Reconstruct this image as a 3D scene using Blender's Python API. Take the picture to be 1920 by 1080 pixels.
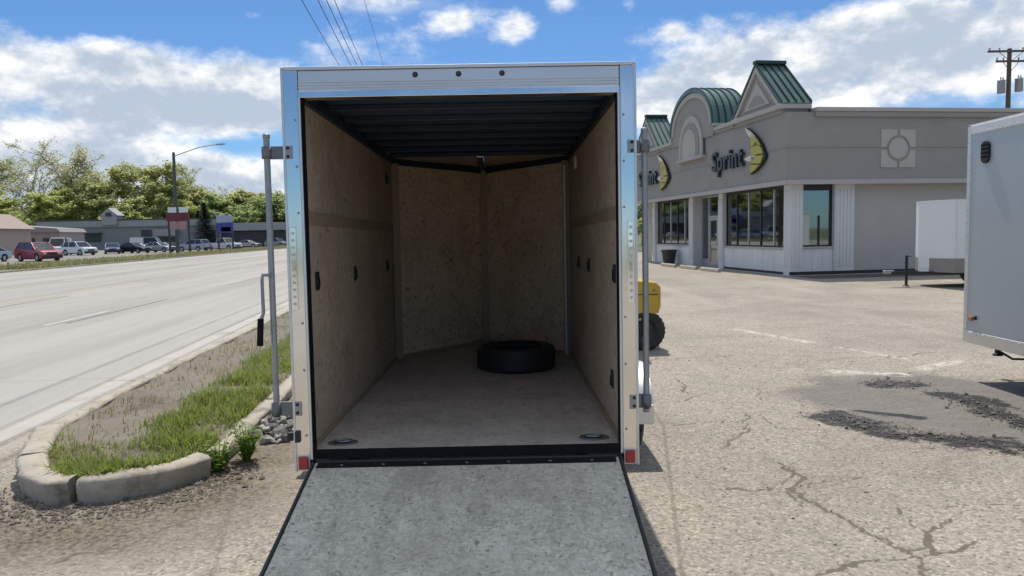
import bpy, bmesh, math, random
import numpy as np
from mathutils import Vector, Matrix, noise as mnoise

for o in list(bpy.data.objects):
    bpy.data.objects.remove(o)
scene = bpy.context.scene
C = scene.collection
R = math.radians
random.seed(7)
rng = np.random.default_rng(7)

# ------------------------------------------------------------------ camera
cam_data = bpy.data.cameras.new('camera')
cam_data.sensor_width = 36.0
cam_data.lens = 1390.0 / 1920.0 * 36.0
cam_data.clip_start = 0.05
cam_data.clip_end = 6000.0
camera = bpy.data.objects.new('camera', cam_data)
C.objects.link(camera)
_R = Matrix.Rotation(-R(4.17), 3, 'X') @ Matrix.Rotation(R(1.08), 3, 'Y')
_right, _fwd, _up = _R.col[0], _R.col[1], _R.col[2]
_m = Matrix((_right, _up, -_fwd)).transposed().to_4x4()
_m.translation = Vector((0, 0, 1.65))
camera.matrix_world = _m
scene.camera = camera

# ------------------------------------------------------------------ view
scene.view_settings.view_transform = 'Standard'
scene.view_settings.look = 'None'
scene.view_settings.gamma = 1.0
scene.view_settings.use_curve_mapping = False
scene.view_settings.exposure = 0.26
scene.cycles.use_adaptive_sampling = True
scene.cycles.adaptive_threshold = 0.018
scene.cycles.max_bounces = 8
scene.cycles.diffuse_bounces = 5
scene.cycles.glossy_bounces = 3
scene.cycles.transmission_bounces = 4
scene.cycles.transparent_max_bounces = 8
scene.cycles.caustics_reflective = False
scene.cycles.caustics_refractive = False

# ------------------------------------------------------------------ sun
SUN_AZ, SUN_EL = -5.0, 62.0
S = Vector((math.sin(R(SUN_AZ)) * math.cos(R(SUN_EL)), math.cos(R(SUN_AZ)) * math.cos(R(SUN_EL)), math.sin(R(SUN_EL))))
sun_data = bpy.data.lights.new('sun', 'SUN')
sun_data.energy = 3.35
sun_data.angle = R(0.53)
sun_data.color = (1.0, 0.95, 0.87)
sun = bpy.data.objects.new('sun', sun_data)
C.objects.link(sun)
sun.location = (0, 0, 60)
sun.rotation_euler = (-S).to_track_quat('-Z', 'Y').to_euler()

# ------------------------------------------------------------------ node helpers
class NT:
    def __init__(s, tree):
        s.t = tree; s.n = tree.nodes; s.l = tree.links
    def new(s, kind, **kw):
        nd = s.n.new(kind)
        for k, v in kw.items():
            setattr(nd, k, v)
        return nd
    def put(s, sock, v):
        if v is None: return
        if isinstance(v, bpy.types.NodeSocket): s.l.new(v, sock)
        else:
            if hasattr(sock.default_value, '__len__') and not hasattr(v, '__len__'):
                v = (v,) * len(sock.default_value)
            elif hasattr(sock.default_value, '__len__') and len(sock.default_value) == 4 and len(v) == 3:
                v = (*v, 1.0)
            sock.default_value = v
    def math(s, op, a, b=None, c=None, clamp=False):
        nd = s.new('ShaderNodeMath', operation=op, use_clamp=clamp)
        s.put(nd.inputs[0], a)
        if b is not None: s.put(nd.inputs[1], b)
        if c is not None: s.put(nd.inputs[2], c)
        return nd.outputs[0]
    def vec(s, op, a, b=None, scale=None):
        nd = s.new('ShaderNodeVectorMath', operation=op)
        s.put(nd.inputs[0], a)
        if b is not None: s.put(nd.inputs[1], b)
        if scale is not None: s.put(nd.inputs[3], scale)
        return nd.outputs[1] if op in ('DOT_PRODUCT', 'LENGTH') else nd.outputs[0]
    def noise(s, v, scale, detail=3, rough=0.5, dist=0.0, col=False):
        nd = s.new('ShaderNodeTexNoise')
        if v is not None: s.l.new(v, nd.inputs['Vector'])
        nd.inputs['Scale'].default_value = scale; nd.inputs['Detail'].default_value = detail
        nd.inputs['Roughness'].default_value = rough; nd.inputs['Distortion'].default_value = dist
        return nd.outputs['Color' if col else 'Fac']
    def voronoi(s, v, scale, feature='F1', out='Distance'):
        nd = s.new('ShaderNodeTexVoronoi', feature=feature)
        if v is not None: s.l.new(v, nd.inputs['Vector'])
        nd.inputs['Scale'].default_value = scale
        return nd.outputs[out]
    def ramp(s, fac, stops, interp='LINEAR'):
        nd = s.new('ShaderNodeValToRGB')
        nd.color_ramp.interpolation = interp
        els = nd.color_ramp.elements
        while len(els) < len(stops): els.new(0.5)
        for e, (p, c) in zip(els, stops):
            e.position = p
            e.color = (c, c, c, 1) if not hasattr(c, '__len__') else (*c[:3], 1)
        s.put(nd.inputs[0], fac)
        return nd.outputs[0]
    def mix(s, f, a, b, mode='MIX'):
        nd = s.new('ShaderNodeMix', data_type='RGBA', blend_type=mode)
        s.put(nd.inputs['Factor'], f)
        s.put(nd.inputs[6], a); s.put(nd.inputs[7], b)
        return nd.outputs[2]
    def smooth(s, x, lo, hi):
        nd = s.new('ShaderNodeMapRange', interpolation_type='SMOOTHSTEP')
        s.put(nd.inputs[0], x); nd.inputs[1].default_value = lo; nd.inputs[2].default_value = hi
        return nd.outputs[0]
    def mapping(s, v, scale=(1, 1, 1), rot=(0, 0, 0), loc=(0, 0, 0)):
        nd = s.new('ShaderNodeMapping')
        s.l.new(v, nd.inputs[0])
        nd.inputs['Scale'].default_value = scale; nd.inputs['Rotation'].default_value = rot; nd.inputs['Location'].default_value = loc
        return nd.outputs[0]

# ------------------------------------------------------------------ world
world = bpy.data.worlds.new('World')
scene.world = world
world.use_nodes = True
W = NT(world.node_tree)
W.n.clear()
w_out = W.new('ShaderNodeOutputWorld')
w_bg = W.new('ShaderNodeBackground')
w_bg.inputs['Strength'].default_value = 0.10
W.l.new(w_bg.outputs[0], w_out.inputs[0])
sky = W.new('ShaderNodeTexSky', sky_type='NISHITA')
sky.sun_disc = False
sky.sun_elevation = R(SUN_EL)
sky.sun_rotation = R(SUN_AZ)
sky.altitude = 200
sky.air_density = 1.0
sky.dust_density = 0.35
sky.ozone_density = 3.5
tc = W.new('ShaderNodeTexCoord').outputs['Generated']
sep = W.new('ShaderNodeSeparateXYZ'); W.l.new(tc, sep.inputs[0])
az = W.math('MULTIPLY', W.math('ARCTAN2', sep.outputs[0], sep.outputs[1]), 180 / math.pi)
el = W.math('MULTIPLY', W.math('ARCSINE', sep.outputs[2]), 180 / math.pi)
azel = W.new('ShaderNodeCombineXYZ'); W.l.new(az, azel.inputs[0]); W.l.new(el, azel.inputs[1])
azel = azel.outputs[0]
# cumulus banks and puffs: azimuth, elevation, half widths (degrees), amount
CLOUDS = [(-31.5, 11.6, 6.5, 1.6, .40), (-28, 8.8, 9, 2.6, .42), (-23.5, 10.2, 6.5, 2.2, .40), (-19, 9.8, 3.5, 1.6, .36), (-31, 6.2, 7.5, 1.6, .42),
          (-18.5, 12.0, 3.0, .9, .30), (-33, 4.0, 5, 1.8, .34), (-26, 5.4, 6.5, 1.1, .40), (-20, 3.6, 6, 1.7, .46), (-16.5, 4.4, 3.5, 1.5, .4), (-18.5, 9.0, 4.5, 1.2, .36), (-24, 2.5, 9, 1.6, .3),
          (-20.8, 6.6, 3.0, .6, -.26), (-30, 3.0, 8, 1.6, .36), (-27, 12.2, 3, 1.2, .22), (-27, 16.0, 12, 1.9, -.42), (-18.8, 15.6, 1.6, .5, .34), (-10.5, 17.0, 4.2, 1.0, .44),
          (-4.1, 15.6, 1.7, .95, .46), (.8, 15.2, 1.7, 1.05, .48), (4.2, 16.6, 1.3, .8, .36), (12.3, 14.4, 1.0, .5, .36), (9.2, 16.4, .9, .5, .28),
          (17.5, 12.3, 4.5, 2.0, .42), (24, 12.6, 6, 2.2, .44), (31, 12.2, 6, 2.0, .44), (34, 14.8, 1.6, 2.0, .40), (11.0, 9.6, 2.8, 2.0, .46), (14.5, 10.5, 3.0, 1.4, .40),
          (23, 9.4, 10, 1.6, .42), (33, 10.2, 4, 1.6, .30), (22, 16.5, 10, 1.2, -.40), (5, 13.0, 6, 1.0, -.25), (12, 16.6, 2.2, .9, -.3)]
bias = W.math('ADD', W.math('MULTIPLY', W.smooth(el, 20.0, 27.0), 0.20), -0.01)      # broken cumulus; unseen cover overhead thickened to brighten the shaded parts
for (a0, e0, ra, re, amt) in CLOUDS:
    dv = W.vec('MULTIPLY', W.vec('SUBTRACT', azel, (a0, e0, 0)), (1 / ra, 1 / re, 0))
    g = W.math('EXPONENT', W.math('MULTIPLY', W.vec('DOT_PRODUCT', dv, dv), -1.0))
    bias = W.math('MULTIPLY_ADD', g, amt, bias)
def cloud_noise(off, det):
    p = W.vec('MULTIPLY', W.vec('ADD', tc, off), (1.0, 1.0, 1.7))
    a = W.noise(p, 7.5, det, 0.63)
    return a
n0 = cloud_noise((0, 0, 0), 8)
n1 = cloud_noise((0.002, 0.004, 0.020), 5)
wisp = W.noise(W.vec('MULTIPLY', tc, (1, 1, 3.2)), 4.0, 4, 0.6)
d0 = W.math('ADD', W.math('MULTIPLY', W.math('SUBTRACT', n0, 0.5), 1.45), bias)
d1 = W.math('ADD', W.math('MULTIPLY', W.math('SUBTRACT', n1, 0.5), 1.45), bias)
mask = W.smooth(d0, 0.0, 0.43)
thin = W.math('MULTIPLY', W.smooth(W.math('ADD', W.math('SUBTRACT', wisp, 0.5), W.math('MULTIPLY', bias, 0.6)), 0.04, 0.42), 0.55)
mask = W.math('MAXIMUM', mask, thin, clamp=True)
lit = W.math('SUBTRACT', d0, d1)                      # thinner above: sunlit rim; thicker above: grey base
lit = W.smooth(W.math('ADD', lit, W.math('MULTIPLY', d0, -0.42)), -0.36, 0.02)
cloud_col = W.mix(lit, (4.2, 4.95, 6.0), (9.4, 9.35, 9.2))
sky_gain = W.mix(1.0, sky.outputs[0], (0.50, 0.71, 0.92), 'MULTIPLY')
W.l.new(W.mix(mask, sky_gain, cloud_col), w_bg.inputs['Color'])

# ------------------------------------------------------------------ materials
def material(name):
    m = bpy.data.materials.new(name)
    m.use_nodes = True
    t = NT(m.node_tree)
    b = m.node_tree.nodes['Principled BSDF']
    return m, t, b

def bump(t, b, h, strength=0.3, dist=0.01):
    nd = t.new('ShaderNodeBump')
    nd.inputs['Strength'].default_value = strength
    nd.inputs['Distance'].default_value = dist
    t.put(nd.inputs['Height'], h)
    t.l.new(nd.outputs[0], b.inputs['Normal'])

def simple(name, col, rough=0.5, metal=0.0, var=0.12, scale=6.0, bstr=0.0, dirt=0.0, spec=None, coat=0.0, stretch=(1, 1, 1)):
    """One paint, plastic or metal with mottling, faint dirt and optional relief."""
    m, t, b = material(name)
    co = t.mapping(t.new('ShaderNodeTexCoord').outputs['Object'], stretch)
    n = t.noise(co, scale, 5, 0.6)
    c = t.mix(n, [max(0, x * (1 - var)) for x in col], [min(1, x * (1 + var)) for x in col])
    if dirt:
        d = t.smooth(t.noise(co, scale * 0.45, 7, 0.7), 0.45, 0.75)
        c = t.mix(t.math('MULTIPLY', d, dirt), c, (0.16, 0.13, 0.10))
    t.put(b.inputs['Base Color'], c)
    b.inputs['Metallic'].default_value = metal
    t.put(b.inputs['Roughness'], t.math('MULTIPLY_ADD', t.noise(co, scale * 2.3, 4), 0.16, rough - 0.08))
    if spec is not None: b.inputs['Specular IOR Level'].default_value = spec
    if coat: b.inputs['Coat Weight'].default_value = coat
    if bstr: bump(t, b, t.noise(co, scale * 5, 4), bstr, 0.006)
    return m

def glass_mat(name, tint, refl=0.16):
    m, t, b = material(name)
    t.n.remove(b)
    out = t.n['Material Output']
    tr = t.new('ShaderNodeBsdfTransparent'); tr.inputs[0].default_value = (*tint, 1)
    gl = t.new('ShaderNodeBsdfGlossy'); gl.inputs['Roughness'].default_value = 0.03
    gl.inputs[0].default_value = (0.9, 0.95, 0.95, 1)
    fr = t.new('ShaderNodeFresnel'); fr.inputs[0].default_value = 1.5
    f = t.math('ADD', t.math('MULTIPLY', fr.outputs[0], 0.9), refl, clamp=True)
    mx = t.new('ShaderNodeMixShader')
    t.l.new(f, mx.inputs[0]); t.l.new(tr.outputs[0], mx.inputs[1]); t.l.new(gl.outputs[0], mx.inputs[2])
    t.l.new(mx.outputs[0], out.inputs[0])
    return m

M = {}
# --- worn parking-lot asphalt: bleached aggregate, hairline cracks, soil, a wet grey patch
def lot_material():
    m, t, b = material('lot_asphalt')
    co = t.new('ShaderNodeTexCoord').outputs['Object']
    def att(n):
        a = t.new('ShaderNodeAttribute', attribute_name=n); return a.outputs['Fac']
    big = t.noise(co, 0.32, 4, 0.6)
    wob = t.vec('ADD', co, t.vec('SCALE', t.noise(co, 9, 3, 0.6, col=True), scale=0.16))
    mid = t.noise(co, 1.6, 6, 0.68)
    fine = t.noise(co, 24, 5, 0.75)
    gritc = t.voronoi(co, 62, out='Color')
    sepc = t.new('ShaderNodeSeparateXYZ'); t.l.new(gritc, sepc.inputs[0])
    base = t.mix(t.smooth(big, 0.3, 0.7), (0.315, 0.272, 0.222), (0.415, 0.362, 0.30))
    base = t.mix(t.smooth(mid, 0.45, 0.78), base, (0.235, 0.205, 0.168))
    base = t.mix(t.math('MULTIPLY', t.smooth(fine, 0.46, 0.72), 0.50), base, (0.20, 0.175, 0.15))
    stones = t.ramp(sepc.outputs[0], [(0.0, (0.10, 0.09, 0.078)), (0.30, (0.29, 0.257, 0.21)), (0.7, (0.40, 0.357, 0.292)), (1.0, (0.60, 0.545, 0.455))])
    base = t.mix(0.52, base, stones)
    # scattered larger pebbles
    pc = t.new('ShaderNodeTexVoronoi'); t.l.new(co, pc.inputs['Vector']); pc.inputs['Scale'].default_value = 27
    ps = t.new('ShaderNodeSeparateXYZ'); t.l.new(pc.outputs['Color'], ps.inputs[0])
    dot = t.smooth(pc.outputs['Distance'], 0.34, 0.22)
    base = t.mix(t.math('MULTIPLY', t.math('MULTIPLY', dot, t.math('GREATER_THAN', ps.outputs[0], 0.80)), 0.75), base, (0.105, 0.092, 0.078))
    base = t.mix(t.math('MULTIPLY', t.math('MULTIPLY', dot, t.math('LESS_THAN', ps.outputs[0], 0.10)), 0.75), base, (0.62, 0.57, 0.49))
    # drifts of grit, oil drips, tyre-polished lanes
    blot = t.smooth(t.noise(co, 0.22, 5, 0.7), 0.44, 0.66)
    base = t.mix(t.math('MULTIPLY', blot, 0.50), base, (0.205, 0.186, 0.160))
    lane = t.smooth(t.noise(t.mapping(co, (1.0, 0.10, 1), (0, 0, 0.12)), 0.55, 4, 0.6), 0.52, 0.66)
    base = t.mix(t.math('MULTIPLY', lane, 0.30), base, (0.47, 0.425, 0.355))
    drip = t.math('MULTIPLY', t.smooth(t.voronoi(wob, 1.1), 0.13, 0.05), t.smooth(t.noise(co, 0.5, 2), 0.5, 0.62))
    base = t.mix(t.math('MULTIPLY', drip, 0.45), base, (0.10, 0.09, 0.08))
    # faint map cracking
    wco = t.vec('ADD', co, t.vec('SCALE', t.noise(co, 2.5, 4, 0.6, col=True), scale=0.45))
    e1 = t.voronoi(wco, 0.55, 'DISTANCE_TO_EDGE')
    e2 = t.voronoi(wco, 1.7, 'DISTANCE_TO_EDGE')
    brk = t.smooth(t.noise(co, 0.9, 3), 0.44, 0.62)
    c1 = t.math('MULTIPLY', t.smooth(e1, 0.014, 0.002), t.math('MULTIPLY', t.smooth(t.noise(co, 0.6, 3), 0.40, 0.65), 0.34))
    c2 = t.math('MULTIPLY', t.smooth(e2, 0.018, 0.003), t.math('MULTIPLY', brk, 0.24))
    hair = t.math('MAXIMUM', c1, c2)
    base = t.mix(hair, base, (0.13, 0.11, 0.09))
    # loose dirt collected at kerbs
    soil = t.math('MULTIPLY', att('soil'), t.math('MULTIPLY_ADD', mid, 1.8, 0.0), clamp=True)
    soilc = t.mix(t.smooth(t.noise(co, 30, 4, 0.7), 0.35, 0.65), (0.075, 0.058, 0.043), (0.25, 0.205, 0.15))
    base = t.mix(soil, base, soilc)
    # patch of newer, smoother asphalt with damp edges
    pat = t.smooth(t.math('ADD', att('patch'), t.math('MULTIPLY', t.math('SUBTRACT', t.noise(co, 1.7, 9, 0.78), 0.5), 2.1)), 0.30, 0.80)
    patc = t.mix(t.noise(t.mapping(co, (1, 3, 1)), 3.0, 5), (0.080, 0.073, 0.068), (0.180, 0.167, 0.152))
    base = t.mix(t.math('MULTIPLY', pat, 0.74), base, patc)
    wet = t.smooth(t.math('ADD', att('wet'), t.math('MULTIPLY', t.math('SUBTRACT', t.noise(co, 4.0, 7, 0.70), 0.5), 2.0)), 0.42, 0.66)
    base = t.mix(t.math('MULTIPLY', wet, 0.95), base, (0.020, 0.017, 0.015))
    # old pale paint
    pnt = t.math('MULTIPLY', att('paint'), t.smooth(t.noise(co, 9, 5, 0.7), 0.42, 0.58))
    base = t.mix(t.math('MULTIPLY', pnt, 0.85), base, (0.62, 0.58, 0.50))
    crk = t.smooth(t.math('ADD', att('crack'), t.math('MULTIPLY', t.math('SUBTRACT', t.noise(co, 26, 5, 0.75), 0.5), 1.2)), 0.46, 0.72)
    base = t.mix(t.math('MULTIPLY', crk, 0.85), base, (0.125, 0.106, 0.085))
    seam = t.smooth(att('seam'), 0.35, 0.75)
    base = t.mix(t.math('MULTIPLY', seam, 0.42), base, (0.13, 0.115, 0.10))
    t.put(b.inputs['Base Color'], base)
    t.put(b.inputs['Roughness'], t.math('SUBTRACT', 0.92, t.math('ADD', t.math('MULTIPLY', pat, 0.20), t.math('MULTIPLY', wet, 0.25))))
    b.inputs['Specular IOR Level'].default_value = 0.25
    h = t.noise(co, 38, 3, 0.7)
    bump(t, b, h, 0.55, 0.012)
    return m
M['lot'] = lot_material()

def road_material():
    m, t, b = material('road_concrete')
    co = t.new('ShaderNodeTexCoord').outputs['Object']
    st = t.mapping(co, (1.0, 0.03, 1))
    lanes = t.noise(st, 0.75, 5, 0.65)
    blot = t.noise(t.mapping(co, (1, 0.2, 1)), 0.5, 6, 0.65)
    fine = t.noise(co, 40, 4, 0.7)
    c = t.mix(t.smooth(lanes, 0.34, 0.66), (0.30, 0.28, 0.248), (0.40, 0.378, 0.34))
    c = t.mix(t.math('MULTIPLY', t.smooth(blot, 0.48, 0.8), 0.5), c, (0.23, 0.208, 0.178))
    c = t.mix(t.math('MULTIPLY', fine, 0.25), c, (0.36, 0.33, 0.29))
    sp = t.new('ShaderNodeSeparateXYZ'); t.l.new(co, sp.inputs[0])
    # transverse joints every 6 m
    fy = t.math('ABSOLUTE', t.math('SUBTRACT', t.math('FRACT', t.math('DIVIDE', sp.outputs[1], 6.0)), 0.5))
    j = t.math('MULTIPLY', t.smooth(fy, 0.004, 0.0015), 0.35)
    c = t.mix(j, c, (0.16, 0.145, 0.125))
    t.put(b.inputs['Base Color'], c)
    b.inputs['Roughness'].default_value = 0.85
    bump(t, b, fine, 0.25, 0.006)
    return m
M['road'] = road_material()

def concrete_material(name, lo, hi, stain=(0.12, 0.10, 0.08), amt=0.5, sc=7):
    m, t, b = material(name)
    co = t.new('ShaderNodeTexCoord').outputs['Object']
    n = t.noise(co, sc, 6, 0.65)
    c = t.mix(n, lo, hi)
    s = t.smooth(t.noise(co, sc * 0.4, 7, 0.72), 0.48, 0.72)
    c = t.mix(t.math('MULTIPLY', s, amt), c, stain)
    sp = t.voronoi(co, 70, out='Distance')
    c = t.mix(t.math('MULTIPLY', t.smooth(sp, 0.18, 0.05), 0.35), c, stain)
    t.put(b.inputs['Base Color'], c)
    b.inputs['Roughness'].default_value = 0.9
    bump(t, b, t.noise(co, 30, 4, 0.7), 0.55, 0.012)
    return m
M['kerb'] = concrete_material('kerb_concrete', (0.33, 0.29, 0.23), (0.54, 0.48, 0.385), amt=0.85, sc=8)
M['gutter'] = concrete_material('gutter_concrete', (0.40, 0.37, 0.32), (0.52, 0.485, 0.42), amt=0.35, sc=3)
M['stone'] = concrete_material('broken_stone', (0.34, 0.32, 0.29), (0.58, 0.56, 0.52), amt=0.3, sc=9)
M['stone_dark'] = concrete_material('dark_stone', (0.10, 0.09, 0.085), (0.24, 0.22, 0.20), amt=0.3, sc=9)
M['soil'] = concrete_material('island_soil', (0.135, 0.113, 0.086), (0.255, 0.22, 0.172), stain=(0.085, 0.07, 0.052), amt=0.8, sc=3.0)

def ground_material(name, a, bb, sc=0.12):
    m, t, b = material(name)
    co = t.new('ShaderNodeTexCoord').outputs['Object']
    c = t.mix(t.smooth(t.noise(co, sc, 6, 0.65), 0.35, 0.65), a, bb)
    c = t.mix(t.math('MULTIPLY', t.noise(co, sc * 25, 5, 0.7), 0.5), c, [x * 0.55 for x in a])
    t.put(b.inputs['Base Color'], c); b.inputs['Roughness'].default_value = 0.95
    bump(t, b, t.noise(co, sc * 60, 4), 0.5, 0.03)
    return m
M['ground'] = ground_material('ground_grass', (0.10, 0.115, 0.045), (0.17, 0.165, 0.085))
M['verge'] = ground_material('verge_dry_grass', (0.18, 0.18, 0.075), (0.27, 0.245, 0.13), 0.4)
M['wall_shade'] = ground_material('painted_wall_shade', (0.085, 0.08, 0.078), (0.135, 0.127, 0.12), 0.5)  # asphalt tone with the store wall's shade put into the colour
M['far_lot'] = ground_material('far_lot_asphalt', (0.23, 0.215, 0.19), (0.33, 0.31, 0.275), 0.2)

def wood_material(name, lo, hi, dark, sc=24, wear=0.0, wearcol=(0.5, 0.5, 0.5), fleck=1.0, dirt=0.0):
    """oriented strand board / plywood"""
    m, t, b = material(name)
    co = t.new('ShaderNodeTexCoord').outputs['Object']
    inf = t.new('ShaderNodeObjectInfo').outputs['Random']
    co = t.vec('ADD', co, t.vec('SCALE', (3.1, 1.7, 2.3), scale=inf))
    w = t.vec('ADD', co, t.vec('SCALE', t.noise(co, 7, 3, col=True), scale=0.10))
    f1 = t.voronoi(t.mapping(w, (1, 2.6, 1.3), (0.3, 0.2, 0.6)), sc, out='Color')
    f2 = t.voronoi(t.mapping(w, (2.4, 1, 1.8), (0.9, 0.4, 2.2)), sc, out='Color')
    s1 = t.new('ShaderNodeSeparateXYZ'); t.l.new(f1, s1.inputs[0])
    s2 = t.new('ShaderNodeSeparateXYZ'); t.l.new(f2, s2.inputs[0])
    k = t.math('ADD', t.math('MULTIPLY', s1.outputs[0], 0.5), t.math('MULTIPLY', s2.outputs[1], 0.5))
    c = t.mix(k, lo, hi)
    c = t.mix(t.math('MULTIPLY', t.smooth(t.math('MULTIPLY', s1.outputs[1], s2.outputs[0]), 0.50, 0.9), fleck), c, dark)
    c = t.mix(t.math('MULTIPLY', t.smooth(t.noise(co, 2.2, 5, 0.65), 0.42, 0.75), 0.45), c, dark)
    if dirt:
        sm = t.smooth(t.noise(t.mapping(co, (2.2, 0.35, 1)), 2.6, 7, 0.7), 0.46, 0.70)
        c = t.mix(t.math('MULTIPLY', sm, dirt), c, (0.20, 0.18, 0.15))
        sc2 = t.smooth(t.noise(t.mapping(co, (9, 0.5, 1), (0, 0, 0.2)), 3.0, 4, 0.7), 0.60, 0.72)
        c = t.mix(t.math('MULTIPLY', sc2, dirt * 0.7), c, (0.82, 0.79, 0.72))
    if wear:
        c = t.mix(t.math('MULTIPLY', t.smooth(t.noise(t.mapping(co, (1.0, 0.3, 1)), 5, 6, 0.7), 0.5, 0.75), wear), c, wearcol)
    t.put(b.inputs['Base Color'], c)
    t.put(b.inputs['Roughness'], t.math('MULTIPLY_ADD', t.noise(co, 18, 4), 0.3, 0.5))
    b.inputs['Specular IOR Level'].default_value = 0.15
    bump(t, b, t.noise(co, 60, 2), 0.25, 0.003)
    return m
M['ply'] = wood_material('wall_plywood', (0.54, 0.405, 0.29), (0.68, 0.525, 0.39), (0.37, 0.26, 0.175), 20, dirt=0.18)
M['osb'] = wood_material('nose_strand_board', (0.66, 0.485, 0.33), (0.88, 0.68, 0.49), (0.35, 0.235, 0.145), 26, fleck=1.0)
M['floor_ply'] = wood_material('floor_strand_board', (0.53, 0.46, 0.385), (0.68, 0.60, 0.51), (0.31, 0.275, 0.235), 22, 0.5, (0.70, 0.64, 0.56), 0.8, 0.26)
M['ramp'] = wood_material('ramp_coating', (0.50, 0.465, 0.365), (0.86, 0.80, 0.65), (0.34, 0.30, 0.225), 38, 0.30, (0.80, 0.75, 0.64), 1.0, 0.34)
M['cove'] = simple('cove_trim_wood', (0.40, 0.29, 0.19), 0.6)

M['steel'] = simple('polished_steel', (0.82, 0.80, 0.765), 0.13, 1.0, 0.10, 2.5, 0.07, dirt=0.16, stretch=(1, 1, 0.3))
M['alu'] = simple('brushed_aluminium', (0.70, 0.70, 0.70), 0.40, 1.0, 0.06, 5, dirt=0.10, stretch=(0.2, 1, 1))
M['zinc'] = simple('galvanised_steel', (0.36, 0.365, 0.36), 0.46, 1.0, 0.2, 22, 0.04, dirt=0.15)
M['dark_zinc'] = simple('dull_bracket_steel', (0.20, 0.205, 0.21), 0.5, 0.9, 0.2, 20, dirt=0.2)
M['chrome'] = simple('chrome', (0.88, 0.88, 0.88), 0.07, 1.0, 0.03, 8)
M['trim_grey'] = simple('grey_trim', (0.42, 0.44, 0.45), 0.35, 0.6, 0.08, 8)
M['black'] = simple('black_steel', (0.016, 0.016, 0.018), 0.45, 0.0, 0.3, 9, 0.05)
M['rubber'] = simple('black_rubber', (0.012, 0.012, 0.014), 0.85, 0.0, 0.3, 14, 0.15, spec=0.15)
M['tyre'] = simple('tyre_rubber', (0.024, 0.024, 0.026), 0.58, 0.0, 0.3, 20, 0.12, spec=0.5)
M['tyre_dusty'] = simple('dusty_tyre_rubber', (0.035, 0.033, 0.031), 0.8, 0.0, 0.3, 12, 0.15, dirt=0.25)
M['rim'] = simple('wheel_rim', (0.55, 0.56, 0.57), 0.32, 0.8, 0.1, 9)
M['dark_rim'] = simple('dark_rim', (0.05, 0.05, 0.055), 0.5, 0.2)
M['silver_skin'] = simple('silver_aluminium_skin', (0.56, 0.58, 0.60), 0.30, 0.35, 0.04, 2.5, dirt=0.06)
M['grey_skin'] = simple('grey_aluminium_skin', (0.47, 0.515, 0.535), 0.34, 0.15, 0.07, 1.1, 0.0, dirt=0.14)
M['white_skin'] = simple('white_aluminium_skin', (0.78, 0.78, 0.77), 0.35, 0.0, 0.03, 2, dirt=0.06)
M['roof_inside'] = simple('dark_roof_underside', (0.085, 0.14, 0.21), 0.4, 0.3, 0.15, 4)
M['frame_dark'] = simple('dark_roof_bow', (0.025, 0.040, 0.062), 0.45, 0.2)
M['red_lens'] = simple('red_lens', (0.42, 0.012, 0.02), 0.12, 0.0, 0.15, 60, coat=0.5)
M['amber_lens'] = simple('amber_lens', (0.55, 0.18, 0.02), 0.15, 0.0, 0.1, 60)
M['smoke_lens'] = simple('smoke_lens', (0.05, 0.035, 0.04), 0.12, 0.0, 0.2, 40)
M['lens_clear'] = simple('dim_led_lens', (0.62, 0.60, 0.60), 0.15, 0.9, 0.2, 60)
M['white_plastic'] = simple('white_plastic', (0.75, 0.75, 0.73), 0.4)
M['forklift_yellow'] = simple('forklift_yellow', (0.62, 0.40, 0.035), 0.42, 0.0, 0.12, 5, dirt=0.25)

M['stucco'] = simple('taupe_stucco', (0.325, 0.312, 0.29), 0.9, 0.0, 0.10, 1.2, 0.35, dirt=0.12)
M['stucco_lt'] = simple('pale_stucco_trim', (0.47, 0.445, 0.41), 0.85, 0.0, 0.06, 2, 0.2, dirt=0.08)
M['stucco_wall'] = simple('beige_block_wall', (0.50, 0.465, 0.425), 0.9, 0.0, 0.05, 1.0, 0.25, dirt=0.08)
M['column'] = simple('white_fluted_column', (0.72, 0.705, 0.685), 0.75, 0.0, 0.05, 2, 0.1, dirt=0.10)
M['bulkhead'] = simple('white_bulkhead', (0.74, 0.73, 0.715), 0.75, 0.0, 0.08, 1.6, 0.1, dirt=0.18)
M['seam_roof'] = simple('green_metal_roof', (0.095, 0.175, 0.16), 0.42, 0.25, 0.12, 1.5, 0.0, dirt=0.08)
M['seam_roof_cap'] = simple('dark_green_ridge', (0.025, 0.06, 0.058), 0.45, 0.2)
M['flat_roof'] = simple('flat_roof_membrane', (0.35, 0.34, 0.32), 0.9)
M['dark_frame'] = simple('bronze_window_frame', (0.035, 0.036, 0.038), 0.4, 0.4)
M['alu_frame'] = simple('aluminium_door_frame', (0.55, 0.56, 0.56), 0.35, 0.8)
M['glass'] = glass_mat('shop_window_glass', (0.50, 0.63, 0.63), 0.20)
M['room'] = simple('dim_shop_interior', (0.42, 0.43, 0.42), 0.9, 0, 0.3, 0.8)
M['room_floor'] = simple('shop_floor_tile', (0.28, 0.27, 0.25), 0.6, 0, 0.1, 1)
M['poster_white'] = simple('poster_paper', (0.78, 0.80, 0.82), 0.6, 0, 0.05, 3)
M['poster_blue'] = simple('poster_blue_print', (0.10, 0.13, 0.42), 0.6, 0, 0.2, 5)
M['sign_letter'] = simple('dark_sign_letters', (0.035, 0.045, 0.06), 0.35, 0.1, 0.2, 4)
M['sign_return'] = simple('sign_return_black', (0.02, 0.02, 0.025), 0.5)
M['sign_yellow'] = simple('sign_yellow', (0.46, 0.40, 0.07), 0.4, 0, 0.1, 3)
M['sign_cream'] = simple('sign_cream', (0.66, 0.64, 0.48), 0.4, 0, 0.05, 3)
M['wood_pole'] = simple('weathered_pole', (0.12, 0.095, 0.075), 0.9, 0, 0.25, 3, 0.4, stretch=(1, 1, 0.15))
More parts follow.
